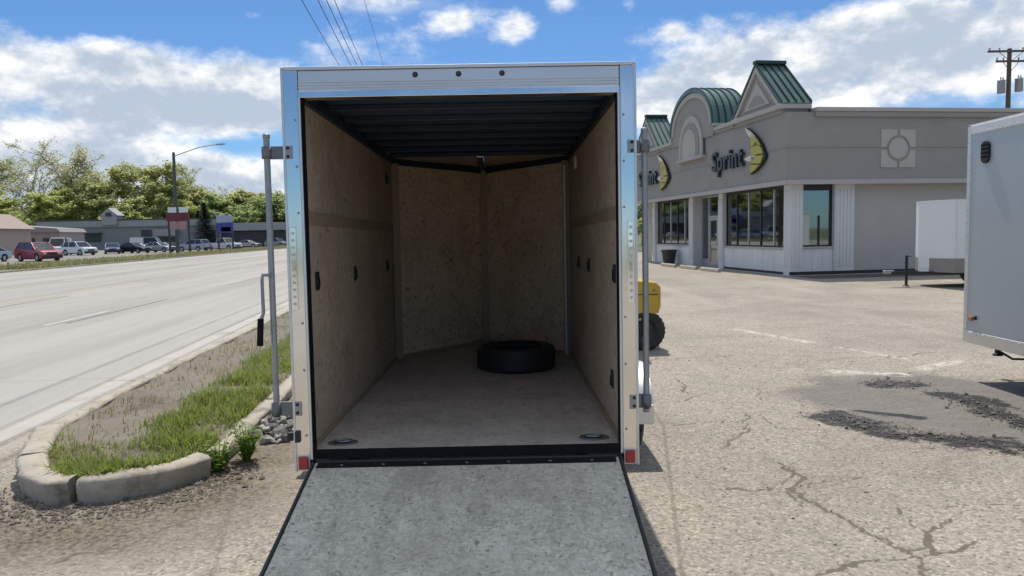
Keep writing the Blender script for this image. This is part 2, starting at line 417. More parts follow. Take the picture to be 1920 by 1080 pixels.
M['wire'] = simple('wire_black', (0.02, 0.02, 0.022), 0.6)
M['galv_pole'] = simple('lamp_pole_paint', (0.085, 0.10, 0.09), 0.6, 0.1)
M['transformer'] = simple('transformer_grey', (0.33, 0.35, 0.37), 0.5, 0.2)

def bark_material():
    m, t, b = material('bark')
    co = t.new('ShaderNodeTexCoord').outputs['Object']
    n = t.noise(t.mapping(co, (1, 1, 0.2)), 3, 6, 0.7)
    t.put(b.inputs['Base Color'], t.mix(n, (0.20, 0.18, 0.16), (0.40, 0.365, 0.33)))
    b.inputs['Roughness'].default_value = 0.95
    bump(t, b, n, 0.5, 0.05)
    return m
M['bark'] = bark_material()
def leaf_material(name, a, bb, trans=0.35):
    m, t, b = material(name)
    geo = t.new('ShaderNodeNewGeometry')
    rnd = geo.outputs['Random Per Island']
    co = t.new('ShaderNodeTexCoord').outputs['Object']
    k = t.math('ADD', t.math('MULTIPLY', rnd, 0.6), t.math('MULTIPLY', t.noise(co, 0.35, 3), 0.4))
    t.put(b.inputs['Base Color'], t.mix(k, a, bb))
    b.inputs['Roughness'].default_value = 0.65
    b.inputs['Specular IOR Level'].default_value = 0.2
    tl = t.new('ShaderNodeBsdfTranslucent')
    t.l.new(t.mix(k, [x * 1.2 for x in a], [x * 1.2 for x in bb]), tl.inputs[0])
    mx = t.new('ShaderNodeMixShader'); mx.inputs[0].default_value = trans
    out = t.n['Material Output']
    t.l.new(b.outputs[0], mx.inputs[1]); t.l.new(tl.outputs[0], mx.inputs[2]); t.l.new(mx.outputs[0], out.inputs[0])
    return m
M['leaf_fresh'] = leaf_material('fresh_spring_leaves', (0.30, 0.345, 0.115), (0.52, 0.55, 0.23), 0.72)
M['leaf_olive'] = leaf_material('olive_spring_leaves', (0.30, 0.325, 0.13), (0.50, 0.51, 0.24), 0.72)
M['leaf_grey'] = leaf_material('budding_grey_leaves', (0.40, 0.40, 0.24), (0.58, 0.57, 0.38), 0.68)
M['leaf_mid'] = leaf_material('mid_green_leaves', (0.23, 0.29, 0.12), (0.40, 0.46, 0.21), 0.72)
M['leaf_dark'] = leaf_material('dark_conifer_needles', (0.035, 0.06, 0.05), (0.075, 0.115, 0.085), 0.35)
M['grass'] = leaf_material('grass_blades', (0.16, 0.225, 0.035), (0.34, 0.41, 0.085), 0.45)
M['grass_dry'] = leaf_material('dry_grass_blades', (0.26, 0.23, 0.115), (0.42, 0.38, 0.22), 0.3)
M['weed'] = leaf_material('weed_leaves', (0.13, 0.22, 0.03), (0.28, 0.40, 0.07), 0.45)

def car_paint(name, col, metal=0.3):
    m = simple(name, col, 0.26, metal, 0.05, 3, coat=0.6, dirt=0.05)
    return m

# ------------------------------------------------------------------ mesh builder
class MB:
    def __init__(s):
        s.v = []; s.f = []; s.sm = []
    def add(s, verts, faces, smooth=False):
        o = len(s.v)
        s.v += [tuple(v) for v in verts]
        s.f += [tuple(i + o for i in f) for f in faces]
        s.sm += [smooth] * len(faces)
        return s
    def box(s, lo, hi, rot=None, piv=None):
        x0, y0, z0 = lo; x1, y1, z1 = hi
        vs = [(x0, y0, z0), (x1, y0, z0), (x1, y1, z0), (x0, y1, z0), (x0, y0, z1), (x1, y0, z1), (x1, y1, z1), (x0, y1, z1)]
        if rot is not None:
            p = Vector(piv) if piv else Vector(((x0 + x1) / 2, (y0 + y1) / 2, (z0 + z1) / 2))
            vs = [p + rot @ (Vector(v) - p) for v in vs]
        return s.add(vs, [(3, 2, 1, 0), (4, 5, 6, 7), (0, 1, 5, 4), (1, 2, 6, 5), (2, 3, 7, 6), (3, 0, 4, 7)])
    def prism(s, pts, ext, smooth=False):
        """pts: planar loop of 3-D points, ext: extrusion vector"""
        n = len(pts); e = Vector(ext)
        vs = [Vector(p) for p in pts] + [Vector(p) + e for p in pts]
        s.add(vs, [tuple(range(n))[::-1], tuple(range(n, 2 * n))])
        s.add(vs, [(i, (i + 1) % n, n + (i + 1) % n, n + i) for i in range(n)], smooth)
        return s
    def tube(s, path, r, n=8, caps=True):
        path = [Vector(p) for p in path]
        rs = r if hasattr(r, '__len__') else [r] * len(path)
        rings = []
        for i, p in enumerate(path):
            d = (path[min(i + 1, len(path) - 1)] - path[max(i - 1, 0)]).normalized()
            a = d.cross(Vector((0, 0, 1)))
            if a.length < 1e-3: a = d.cross(Vector((0, 1, 0)))
            a.normalize(); b = d.cross(a)
            rings.append([p + (a * math.cos(2 * math.pi * k / n) + b * math.sin(2 * math.pi * k / n)) * rs[i] for k in range(n)])
        vs = [v for q in rings for v in q]
        fs = [(i * n + k, i * n + (k + 1) % n, (i + 1) * n + (k + 1) % n, (i + 1) * n + k) for i in range(len(path) - 1) for k in range(n)]
        s.add(vs, fs, True)
        if caps:
            s.add(rings[0], [tuple(range(n))]); s.add(rings[-1], [tuple(range(n))[::-1]])
        return s
    def lathe(s, prof, mat=Matrix.Identity(4), n=32, smooth=True, closed=False):
        """prof: (radius, height) pairs about local Z"""
        vs = []
        for (r, h) in prof:
            for k in range(n):
                a = 2 * math.pi * k / n
                vs.append(mat @ Vector((r * math.cos(a), r * math.sin(a), h)))
        m = len(prof)
        fs = []
        for i in range(m if closed else m - 1):
            j = (i + 1) % m
            for k in range(n):
                fs.append((i * n + k, i * n + (k + 1) % n, j * n + (k + 1) % n, j * n + k))
        return s.add(vs, fs, smooth)
    def build(s, name, mat, parent=None, bevel=0.0, loc=None):
        me = bpy.data.meshes.new(name)
        me.from_pydata([tuple(v) for v in s.v], [], s.f)
        me.polygons.foreach_set('use_smooth', s.sm)
        me.materials.append(mat)
        me.update()
        o = bpy.data.objects.new(name, me)
        C.objects.link(o)
        if parent is not None: o.parent = parent
        if loc is not None: o.location = loc
        bm = bmesh.new(); bm.from_mesh(me)
        bmesh.ops.recalc_face_normals(bm, faces=bm.faces[:])
        bm.to_mesh(me); bm.free()
        if bevel:
            md = o.modifiers.new('bevel', 'BEVEL'); md.width = bevel; md.segments = 2; md.limit_method = 'ANGLE'; md.angle_limit = R(40)
        return o

def tag(o, label=None, cat=None, group=None, kind=None):
    if label: o['label'] = label
    if cat: o['category'] = cat
    if group: o['group'] = group
    if kind: o['kind'] = kind
    return o
def thing(name, label, cat, loc=(0, 0, 0), rot=(0, 0, 0), group=None):
    o = bpy.data.objects.new(name, None)
    C.objects.link(o)
    o.empty_display_size = 0.2
    o.location = loc; o.rotation_euler = rot
    return tag(o, label, cat, group)
def box(name, lo, hi, mat, parent=None, bevel=0.0, rot=None, piv=None):
    return MB().box(lo, hi, rot, piv).build(name, mat, parent, bevel)
def copy_tree(o, parent=None):
    c = o.copy(); C.objects.link(c)
    if parent is not None: c.parent = parent
    for ch in [x for x in bpy.data.objects if x.parent == o]:
        copy_tree(ch, c)
    return c
def xrot(a): return Matrix.Rotation(a, 4, 'X')
def yrot(a): return Matrix.Rotation(a, 4, 'Y')
def zrot(a): return Matrix.Rotation(a, 4, 'Z')
def tr(x, y, z): return Matrix.Translation((x, y, z))

# ================================================================== THE SETTING
RD = -0.1                        # the road runs towards (-0.1, 1)
ROAD_ROT = math.atan(0.1)
def road_x(y): return -3.49 + RD * y

def sheet(name, pts, z, mat, label=None, kind='structure', parent=None):
    o = MB().add([(x, y, z) for x, y in pts], [tuple(range(len(pts)))]).build(name, mat, parent)
    if kind: o['kind'] = kind
    return o
sheet('ground', [(-2500, -2500), (2500, -2500), (2500, 2500), (-2500, 2500)], -0.06, M['ground'])
sheet('parking_lot', [(road_x(-40) - .2, -40), (70, -40), (70, 60), (road_x(60) - .2, 60)], -0.014, M['lot'])

# road in its own frame: x across (negative to the far side), y along
road = MB().add([(-20.9, -80, 0), (-0.45, -80, 0), (-0.45, 700, 0), (-20.9, 700, 0)], [(0, 1, 2, 3)]).build('road', M['road'])
road.location = (-3.49, 0, -0.004); road.rotation_euler = (0, 0, ROAD_ROT); road['kind'] = 'structure'
M['tar'] = simple('joint_tar', (0.085, 0.08, 0.072), 0.7, 0, 0.3, 6)
M['lane_paint'] = concrete_material('worn_lane_paint', (0.46, 0.445, 0.415), (0.58, 0.565, 0.535), stain=(0.36, 0.34, 0.305), amt=0.9, sc=4)
M['lane_yellow'] = concrete_material('worn_yellow_paint', (0.52, 0.44, 0.22), (0.62, 0.54, 0.30), stain=(0.44, 0.40, 0.33), amt=0.9, sc=4)
for xj in (-4.1, -7.9, -12.6, -16.6):                       # tarred longitudinal joints, uneven
    mb = MB(); y = 2.0
    while y < 60:
        L = random.uniform(1.5, 6); w = random.uniform(0.012, 0.035)
        mb.add([(xj - w, y, .004), (xj + w, y, .004), (xj + w * random.uniform(.4, 1.2), y + L, .004), (xj - w * random.uniform(.4, 1.2), y + L, .004)], [(0, 1, 2, 3)])
        y += L + (random.uniform(0.5, 7) if random.random() < .5 else 0)
    mb.build('tar_joint', M['tar'], road)
for k in range(14):
    for xj in (-4.35, -16.3):
        y = 3.0 + k * 12.2
        MB().add([(xj - .06, y, .006), (xj + .06, y, .006), (xj + .06, y + 3, .006), (xj - .06, y + 3, .006)], [(0, 1, 2, 3)]).build('lane_dash', M['lane_paint'], road)
for xj in (-8.4, -12.2):
    MB().add([(xj - .05, -20, .006), (xj + .05, -20, .006), (xj + .05, 220, .006), (xj - .05, 220, .006)], [(0, 1, 2, 3)]).build('centre_line', M['lane_yellow'], road)
gut = MB()
for k in range(30):
    y0 = -40 + k * 6.1
    gut.add([(-0.46, y0, .003), (0.06, y0, .003), (0.06, y0 + 6.085, .003), (-0.46, y0 + 6.085, .003)], [(0, 1, 2, 3)])
g = gut.build('gutter', M['gutter']); g.location = road.location; g.rotation_euler = road.rotation_euler; g['kind'] = 'structure'
# far side: kerb line, dry grass verge, car park
fv = MB().add([(-26.5, 40, .03), (-20.9, 40, .03), (-20.9, 420, .03), (-26.5, 420, .03)], [(0, 1, 2, 3)]).build('far_verge', M['verge'])
fk = MB().box((-21.05, 40, -.05), (-20.85, 420, .10)).build('far_kerb', M['kerb'])
fl = MB().add([(-100, -60, .0), (-20.95, -60, .0), (-20.95, 46, .0), (-26.4, 46, .0), (-26.4, 150, .0), (-100, 150, .0)], [(0, 1, 2, 3, 4, 5)]).build('far_parking_lot', M['far_lot'])
for o in (fv, fk, fl):
    o.location = (-3.49, 0, -0.012); o.rotation_euler = (0, 0, ROAD_ROT); o['kind'] = 'structure'

# ---- near part of the lot: fine grid carrying cracks, patch, damp edges, paint, soil
def seg_dist(X, Y, pts):
    d = np.full(X.shape, 1e9)
    for (x0, y0), (x1, y1) in zip(pts[:-1], pts[1:]):
        dx, dy = x1 - x0, y1 - y0
        tt = np.clip(((X - x0) * dx + (Y - y0) * dy) / (dx * dx + dy * dy + 1e-12), 0, 1)
        d = np.minimum(d, np.hypot(X - x0 - tt * dx, Y - y0 - tt * dy))
    return d
def wiggle(pts, amp=0.05, n=9):
    out = []
    for (x0, y0), (x1, y1) in zip(pts[:-1], pts[1:]):
        for k in range(n):
            t = k / n
            out.append((x0 + (x1 - x0) * t + (random.uniform(-amp, amp) if k else 0), y0 + (y1 - y0) * t + (random.uniform(-amp, amp) if k else 0)))
    out.append(pts[-1]); return out
def in_poly(X, Y, poly):
    ins = np.zeros(X.shape, bool); n = len(poly); j = n - 1
    for i in range(n):
        xi, yi = poly[i]; xj, yj = poly[j]
        c = ((yi > Y) != (yj > Y)) & (X < (xj - xi) * (Y - yi) / (yj - yi + 1e-12) + xi)
        ins ^= c; j = i
    return ins
def poly_soft(X, Y, poly, soft):
    d = seg_dist(X, Y, poly + [poly[0]])
    s = np.where(in_poly(X, Y, poly), d, -d)
    return np.clip(0.5 + s / (2 * soft), 0, 1)
def near_lot():
    st = 0.022
    xs = np.arange(-4.3, 6.6, st); ys = np.arange(1.2, 13.2, st)
    X, Y = np.meshgrid(xs, ys)
    nx, ny = len(xs), len(ys)
    V = np.stack([X.ravel(), Y.ravel(), np.zeros(X.size)], 1)
    idx = np.arange(nx * ny).reshape(ny, nx)
    Fc = np.stack([idx[:-1, :-1].ravel(), idx[:-1, 1:].ravel(), idx[1:, 1:].ravel(), idx[1:, :-1].ravel()], 1)
    me = bpy.data.meshes.new('lot_surface')
    me.vertices.add(len(V)); me.vertices.foreach_set('co', V.ravel())
    me.loops.add(Fc.size); me.loops.foreach_set('vertex_index', Fc.ravel())
    me.polygons.add(len(Fc)); me.polygons.foreach_set('loop_start', np.arange(0, Fc.size, 4)); me.polygons.foreach_set('loop_total', np.full(len(Fc), 4))
    me.update(calc_edges=True)
    me.materials.append(M['lot'])
    cracks = [(wiggle([(1.86, 5.05), (1.92, 4.80), (1.74, 4.62), (1.80, 4.30), (1.90, 3.98), (1.95, 3.74), (2.0, 3.62), (1.93, 3.40), (1.98, 3.0)], .025), 0.045),
              (wiggle([(1.98, 3.64), (2.14, 3.76), (2.22, 3.90), (2.45, 4.08)], .03), 0.034),
              (wiggle([(1.97, 3.60), (1.70, 3.56), (1.45, 3.44), (1.2, 3.36)], .02), 0.036),
              (wiggle([(2.0, 3.60), (2.25, 3.66), (2.45, 3.80)], .02), 0.03),
              (wiggle([(1.74, 4.62), (1.48, 4.60), (1.36, 4.66)], .02), 0.03),
              (wiggle([(1.74, 4.62), (2.0, 4.72), (2.3, 4.80)], .03), 0.026),
              (wiggle([(1.35, 6.2), (1.9, 6.3), (2.35, 6.0), (3.0, 5.95)], .05), 0.028),
              (wiggle([(1.6, 5.55), (1.9, 5.95), (2.1, 6.6)], .05), 0.03),
              (wiggle([(2.5, 4.25), (3.4, 4.3), (4.4, 4.5)], .04), 0.03),
              (wiggle([(1.6, 9.4), (3.0, 9.7), (4.4, 9.3), (5.6, 9.6)], .1), 0.035),
              (wiggle([(1.7, 11.2), (3.5, 11.4), (5.2, 11.0)], .1), 0.035),
              (wiggle([(-2.4, 3.7), (-2.1, 3.95), (-1.9, 4.3)], .05), 0.03)]
    crack = np.zeros(X.shape)
    wmod = 0.62 + 0.30 * np.sin(X * 9.1 + Y * 4.3) * np.cos(Y * 7.7 - X * 3.1)
    for k in range(26):                 # short side cracks
        x0 = random.uniform(1.0, 5.5); y0 = random.uniform(2.6, 9.5); a0 = random.uniform(0, 6.283); p_ = [(x0, y0)]
        for q in range(random.randint(2, 5)):
            a0 += random.uniform(-.7, .7); p_.append((p_[-1][0] + math.cos(a0) * .22, p_[-1][1] + math.sin(a0) * .22))
        cracks.append((wiggle(p_, .02, 5), random.uniform(.022, .034)))
    for pts, w in cracks:
        crack = np.maximum(crack, np.clip(1.10 - seg_dist(X, Y, pts) / (w * wmod), 0, 1))
    seam = np.maximum(np.clip(1 - seg_dist(X, Y, [(1.55, 13), (1.26, 6.17), (0.79, 3.44), (0.4, 1.2)]) / .03, 0, 1),
                      np.clip(1 - seg_dist(X, Y, [(-2.0, 5.3), (-1.5, 3.54), (-1.0, 1.2)]) / .03, 0, 1))
    patch = poly_soft(X, Y, [(2.6, 7.3), (3.2, 8.0), (4.0, 8.35), (4.7, 8.2), (5.3, 7.4), (6.4, 6.4), (6.4, 4.9), (4.6, 5.0), (3.6, 5.25), (3.05, 5.65), (2.75, 6.3)], 0.45)
    wet = np.zeros(X.shape)
    for pts, w in (([(2.80, 6.42), (2.92, 6.1), (3.05, 5.85), (3.35, 5.62), (3.7, 5.40), (4.3, 5.2)], 0.34), ([(3.84, 7.68), (4.0, 7.72), (4.16, 7.66)], 0.26),
                   ([(4.22, 7.2), (4.30, 6.75), (4.2, 6.35), (4.25, 5.95), (4.6, 5.6)], 0.26), ([(4.45, 7.0), (4.5, 6.6)], 0.2), ([(3.1, 6.6), (3.5, 6.3)], .12)):
        wet = np.maximum(wet, np.clip(0.85 - 0.62 * seg_dist(X, Y, pts) / w, 0, 1))
    paint = np.zeros(X.shape)
    for pts, w in (([(3.72, 12.2), (4.3, 10.7)], .09), ([(3.72, 8.45), (4.32, 8.2)], .12), ([(4.72, 8.5), (5.40, 8.95)], .09), ([(4.5, 10.2), (4.9, 9.2)], .05)):
        paint = np.maximum(paint, np.clip(1.4 - seg_dist(X, Y, pts) / w, 0, 1))
    soil = np.clip(1.15 - seg_dist(X, Y, [(-3.6, 4.2), (-2.8, 4.05), (-2.3, 4.15), (-1.95, 4.75), (-2.0, 5.6), (-2.2, 7.5), (-2.5, 10)]) / .75, 0, 1)
    soil = np.maximum(soil, 0.45 * np.clip(1 - seg_dist(X, Y, [(-2.6, 3.6), (-1.6, 4.6)]) / .7, 0, 1))
    for n, a in (('crack', crack), ('seam', seam), ('patch', patch), ('wet', wet), ('paint', paint), ('soil', soil)):
        at = me.attributes.new(n, 'FLOAT', 'POINT'); at.data.foreach_set('value', a.astype(np.float32).ravel())
    # shallow hollows: cracks and seams recessed, the lot gently uneven
    co = V.copy()
    edge = np.minimum.reduce([X - xs[0], xs[-1] - X, Y - ys[0], ys[-1] - Y]).ravel()
    und = np.sin(V[:, 0] * 1.3 + 0.7) * np.cos(V[:, 1] * 0.9) * 0.004
    co[:, 2] = und * np.clip(edge, 0, 1) - 0.006 * crack.ravel() - 0.003 * seam.ravel()
    me.vertices.foreach_set('co', co.ravel())
    me.update()
    o = bpy.data.objects.new('lot_surface', me); C.objects.link(o); o['kind'] = 'structure'
near_lot()

# ---- kerbed traffic island: outer kerb, rounded tip, inner kerb
OUT = [(-3.38 - .09 * y, y) for y in np.arange(60, 6.0, -1.5)]
TIP = [(-3.83, 6.0), (-3.62, 5.55), (-3.42, 5.15), (-3.19, 4.82), (-2.92, 4.63), (-2.62, 4.66), (-2.36, 4.84), (-2.19, 5.10)]
INN = [(-2.19, 5.32), (-2.26, 6.0)] + [(-1.66 - .097 * y, y) for y in np.arange(7, 60, 1.5)]
def sweep_kerb(path, w, h0, h1, name, wob=0.005):
    mb = MB(); n = len(path); rings = []
    for i, (x, y) in enumerate(path):
        a = Vector(path[max(i - 1, 0)]); b = Vector(path[min(i + 1, n - 1)])
        d = (b - a).normalized(); nr = Vector((-d.y, d.x))
        j = lambda: random.uniform(-wob, wob)
        ring = []
        for q_, (u, z) in enumerate(((-w / 2 + .030, h0), (-w / 2 + .012, h1 * .62), (-w / 2 + .004, h1 * .86), (-w / 2 + .035, h1), (w / 2 - .035, h1), (w / 2 - .004, h1 * .86), (w / 2 - .012, h1 * .62), (w / 2 - .030, h0))):
            e_ = mnoise.noise(Vector((x * 3, y * 3, q_ * .7))) * wob * 2 + max(0, mnoise.noise(Vector((x * 7, y * 7, q_ * .4 + 9))) - .25) * -.05 * (1 if u > 0 else -1) * (1 if q_ in (2, 3, 4, 5) else .3)
            ring.append((x + nr.x * (u + j() + e_), y + nr.y * (u + j() + e_), z + ((j() + mnoise.noise(Vector((x * 2.5, y * 2.5, 31))) * .012) if z > 0.03 else 0)))
        rings.append(ring)
    k = 8
    mb.add([v for r_ in rings for v in r_], [(i * k + q, i * k + q + 1, (i + 1) * k + q + 1, (i + 1) * k + q) for i in range(n - 1) for q in range(k - 1)], True)
    mb.add(rings[0], [tuple(range(k))]); mb.add(rings[-1], [tuple(range(k))[::-1]])
    o = mb.build(name, M['kerb']); o['kind'] = 'structure'; return o
def resample(path, st):
    out = [path[0]]
    for a, b in zip(path[:-1], path[1:]):
        L = math.dist(a, b); n = max(1, int(L / st))
        for k in range(1, n + 1): out.append((a[0] + (b[0] - a[0]) * k / n, a[1] + (b[1] - a[1]) * k / n))
    return out
sweep_kerb(resample(OUT + TIP[:1], .15), 0.17, -.03, .13, 'kerb')
_t = resample(TIP, .045)
for a_, b_ in ((0, .36), (.372, .70), (.712, 1.0)):          # cast in three lengths with open joints
    sweep_kerb(_t[int(a_ * (len(_t) - 1)):int(b_ * (len(_t) - 1)) + 1], 0.20, -.03, .155, 'kerb_island_nose')
sweep_kerb(resample(INN, .12), 0.17, -.03, .10, 'kerb_inner', .012)
def island_soil():
    mb = MB(); rows = []
    ys = list(np.arange(4.66, 12, .12)) + list(np.arange(12, 60, 1.0))
    full = TIP
    for y in ys:
        xl = -3.38 - .09 * y if y > 6 else np.interp(y, [4.63, 4.82, 5.15, 5.55, 6.0], [-2.92, -3.19, -3.42, -3.62, -3.83])
        xr = -1.66 - .097 * y if y > 6 else np.interp(y, [4.63, 4.84, 5.10, 5.32, 6.0], [-2.70, -2.36, -2.19, -2.19, -2.26])
        rows.append([(xl + (xr - xl) * k / 18, y, .095 + .035 * mnoise.noise(Vector((xl + (xr - xl) * k / 18, y, 0)) * 1.8) * (1 if 0 < k < 18 else 0) + .015 * mnoise.noise(Vector((k, y * 3, 3))) * (1 if 0 < k < 18 else 0)) for k in range(19)])
    mb.add([v for r_ in rows for v in r_], [(i * 19 + q, i * 19 + q + 1, (i + 1) * 19 + q + 1, (i + 1) * 19 + q) for i in range(len(rows) - 1) for q in range(18)], True)
    o = mb.build('island_soil', M['soil']); o['kind'] = 'structure'
island_soil()
def island_edges(y):
    xl = -3.38 - .09 * y if y > 6 else float(np.interp(y, [4.63, 4.82, 5.15, 5.55, 6.0], [-2.92, -3.19, -3.42, -3.62, -3.83]))
    xr = -1.66 - .097 * y if y > 6 else float(np.interp(y, [4.63, 4.84, 5.10, 5.32, 6.0], [-2.70, -2.36, -2.19, -2.19, -2.26]))
    return xl, xr

# ================================================================== THE OPEN CARGO TRAILER
TW, FZ = 0.915, 0.508                     # half width, floor height
def wheel(parent, x, y, r, w, side, tyre_m, rim_m, name='wheel', hub=True):
    """wheel with its axle along X; side = +1 outer face towards +X"""
    root = bpy.data.objects.new(name, None); C.objects.link(root); root.parent = parent; root.location = (x, y, r)
    mt = yrot(R(90))
    h = w / 2; ri = r * 0.60
    prof = [(ri, -h * .8), (r * .80, -h), (r * .93, -h * .96), (r, -h * .70), (r, h * .70), (r * .93, h * .96), (r * .80, h), (ri, h * .8)]
    mb = MB().lathe(prof, mt, 30)
    for k in range(26):                   # tread blocks
        a = 2 * math.pi * k / 26
        mb.box((-w * .36, -.012, r - .004), (w * .36, .012, r + .006), rot=xrot(a).to_3x3(), piv=(0, 0, 0))
    mb.build('tyre', tyre_m, root)
    rb = MB().lathe([(0.02, side * h * .35), (ri * .35, side * h * .38), (ri * .55, side * h * .15), (ri * .92, side * h * .30), (ri * 1.01, side * h * .78), (ri * 1.01, -side * h * .78), (ri * .9, -side * h * .5), (0.02, -side * h * .4)], mt, 26)
    for k in range(5):
        a = 2 * math.pi * k / 5
        rb.box((side * h * .34 - .012, -.011, ri * .26), (side * h * .34 + .02, .011, ri * .30 + .012), rot=xrot(a).to_3x3(), piv=(0, 0, 0))
    rb.build('rim', rim_m, root)
    return root

def open_trailer():
    T = thing('cargo_trailer', 'empty enclosed cargo trailer seen from behind with its ramp door lowered', 'trailer',
              (-0.256, 3.897, 0.0), (R(-0.62), 0, R(0.44)))
    L, V = 3.12, 1.0                      # straight length, depth of the V nose
    ZT = FZ + 2.017                       # roof top
    CZ = FZ + 1.908                       # ceiling
    WI = 0.838                            # half inner width
    # outer skin, panel by panel
    for s in (-1, 1):
        y = 0.065
        while y < L - 0.01:
            y1 = min(y + 0.61, L)
            lo = (min(s * .885, s * .905), y, .42); hi = (max(s * .885, s * .905), y1 - .004, ZT - .05)
            box('side_panel', lo, hi, M['silver_skin'], T)
            y = y1
        mb = MB().prism([(s * .905, L, .42), (s * .885, L, .42), (0, L + V - .01, .42), (0, L + V + .012, .42)], (0, 0, ZT - .05 - .42))
        mb.build('nose_panel', M['silver_skin'], T)
        MB().box((min(s * .862, s * .912), .062, ZT - .05), (max(s * .862, s * .912), L, ZT - .004)).build('roof_rail', M['alu'], T, .006)
        MB().box((min(s * .862, s * .914), .062, .395), (max(s * .862, s * .914), L, .425)).build('bottom_rail', M['alu'], T, .005)
    MB().prism([(-.90, .03, ZT - .012), (.90, .03, ZT - .012), (.90, L, ZT - .012), (0, L + V, ZT - .012), (-.90, L, ZT - .012)], (0, 0, .010)).build('roof', M['white_skin'], T)
    # rear frame: posts, header
    for s in (-1, 1):
        a, b = sorted((s * .835, s * .915))
        P = MB().box((a, -.012, .405), (b, .062, ZT - .01)).build('rear_post', M['steel'], T, .006)
        a, b = sorted((s * .8215, s * .834))
        MB().box((a, -.020, .47), (b, .050, FZ + 1.864)).build('post_inner_lip', M['alu'], P, .002)
        a, b = sorted((s * .8195, s * .8210))
        MB().box((a, -.010, .50), (b, .060, FZ + 1.862)).build('door_seal', M['rubber'], P)
        a, b = sorted((s * .908, s * .921))
        MB().box((a, -.018, .405), (b, .045, ZT + .004)).build('corner_trim', M['alu'], P, .002)
        # vertical led light bar with chrome bezel
        cx = s * .884
        lb = MB().box((cx - .016, -.026, 1.27), (cx + .016, -.012, 1.71)).build('light_bar', M['chrome'], T, .008)
        for k in range(11):
            MB().lathe([(.0, -.004), (.007, -.003), (.0085, 0)], tr(cx, -.0265, 1.305 + k * .037) @ xrot(R(90)) @ Matrix.Scale(-1, 4, (0, 0, 1)), 12).build('led_lens', M['lens_clear'], lb)
        # red tail lamp at the foot of the post
        tl = MB().box((s * .872 - .034, -.020, .410), (s * .872 + .034, -.0125, .495)).build('tail_lamp_bezel', M['alu'], T, .003)
        MB().box((s * .872 - .026, -.031, .418), (s * .872 + .026, -.0205, .488)).build('tail_lamp_lens', M['red_lens'], tl, .004)
        # bolts along the post
        for z in (.60, .95, 1.20, 1.78, 2.02, 2.26):
            MB().lathe([(0, .004), (.006, .003), (.007, 0)], tr(s * .853, -.0125, z) @ xrot(R(90)), 8).build('bolt', M['zinc'], P)
    z0, z1 = FZ + 1.864, ZT
    H = MB().box((-.833, -.010, z0 + .036), (.833, .060, z1 - .012)).build('header', M['alu'], T, .004)
    MB().box((-.8335, -.022, z0), (.8335, .055, z0 + .035)).build('header_lip', M['steel'], H, .003)
    for k, zz in enumerate((z0 + .050, z0 + .064, z0 + .078)):
        MB().box((-.832, -.016, zz), (.832, -.0095, zz + .006)).build('header_rib', M['alu'], H, .001)
    MB().box((-.905, -.020, z1 - .011), (.905, .062, z1 + .006)).build('roof_edge_trim', M['alu'], H, .003)
    for x in (-.225, 0.0, .225):
        lb = MB().lathe([(.0, .010), (.008, .009), (.011, .004), (.0115, 0)], tr(x, -.0105, z1 - .042) @ xrot(R(90)), 16).build('clearance_lamp', M['smoke_lens'], H)
        MB().lathe([(.0115, .0), (.014, .003), (.015, 0)], tr(x, -.0105, z1 - .042) @ xrot(R(90)), 16).build('lamp_ring', M['black'], lb)
    # inner lining: sheets with joints, H-trim, cove, black tie-down slots
    for s in (-1, 1):
        for (ya, yb) in ((.066, 1.22), (1.226, 2.44), (2.446, 3.09)):
            a, b = sorted((s * WI, s * (WI + .012)))
            box('wall_sheet', (a, ya, FZ + .002), (b, yb, FZ + 1.215), M['ply'], T)
            box('wall_sheet', (a, ya, FZ + 1.285), (b, yb, CZ - .004), M['ply'], T)
            a, b = sorted((s * (WI - .006), s * (WI + .003)))
            box('joint_strip', (a, ya, FZ + 1.213), (b, yb, FZ + 1.287), M['cove'], T, .002)
            a, b = sorted((s * (WI + .013), s * (WI + .03)))
            box('wall_stud', (a, yb - .02, FZ), (b, yb + .03, CZ - .01), M['black'], T)
        a, b = sorted((s * (WI - .030), s * (WI - .001)))
        box('cove_trim', (a, .066, CZ - .055), (b, L, CZ - .001), M['frame_dark'], T, .004)
        a, b = sorted((s * (WI - .014), s * (WI - .001)))
        box('skirting', (a, .066, FZ + .001), (b, L, FZ + .028), M['cove'], T, .003)
        a, b = sorted((s * (WI - .07), s * (WI + .0)))
        box('nose_corner_trim', (a, L - .012, FZ + .002), (b, L + .004, CZ - .05), M['cove'], T, .004)
    slots = [(-1, .25, 1.41), (-1, 1.30, 1.41), (-1, 2.72, 1.42), (-1, 2.80, 2.20), (1, .23, 1.42), (1, 1.50, 1.43), (1, 2.25, 1.43), (1, .36, .80)]
    for s, y, z in slots:
        a, b = sorted((s * (WI - .010), s * (WI + .0)))
        sl = MB().box((a, y - .035, z - .052), (b, y + .035, z + .052)).build('tie_down_plate', M['black'], T, .006)
        MB().tube([(s * (WI - .012), y + .024 * math.sin(q), z - .008 + .030 * math.cos(q)) for q in np.linspace(0, 2 * math.pi, 15)], .0045, 6).build('tie_down_ring', M['black'], sl)
    # V nose lining
    nl = V - .03
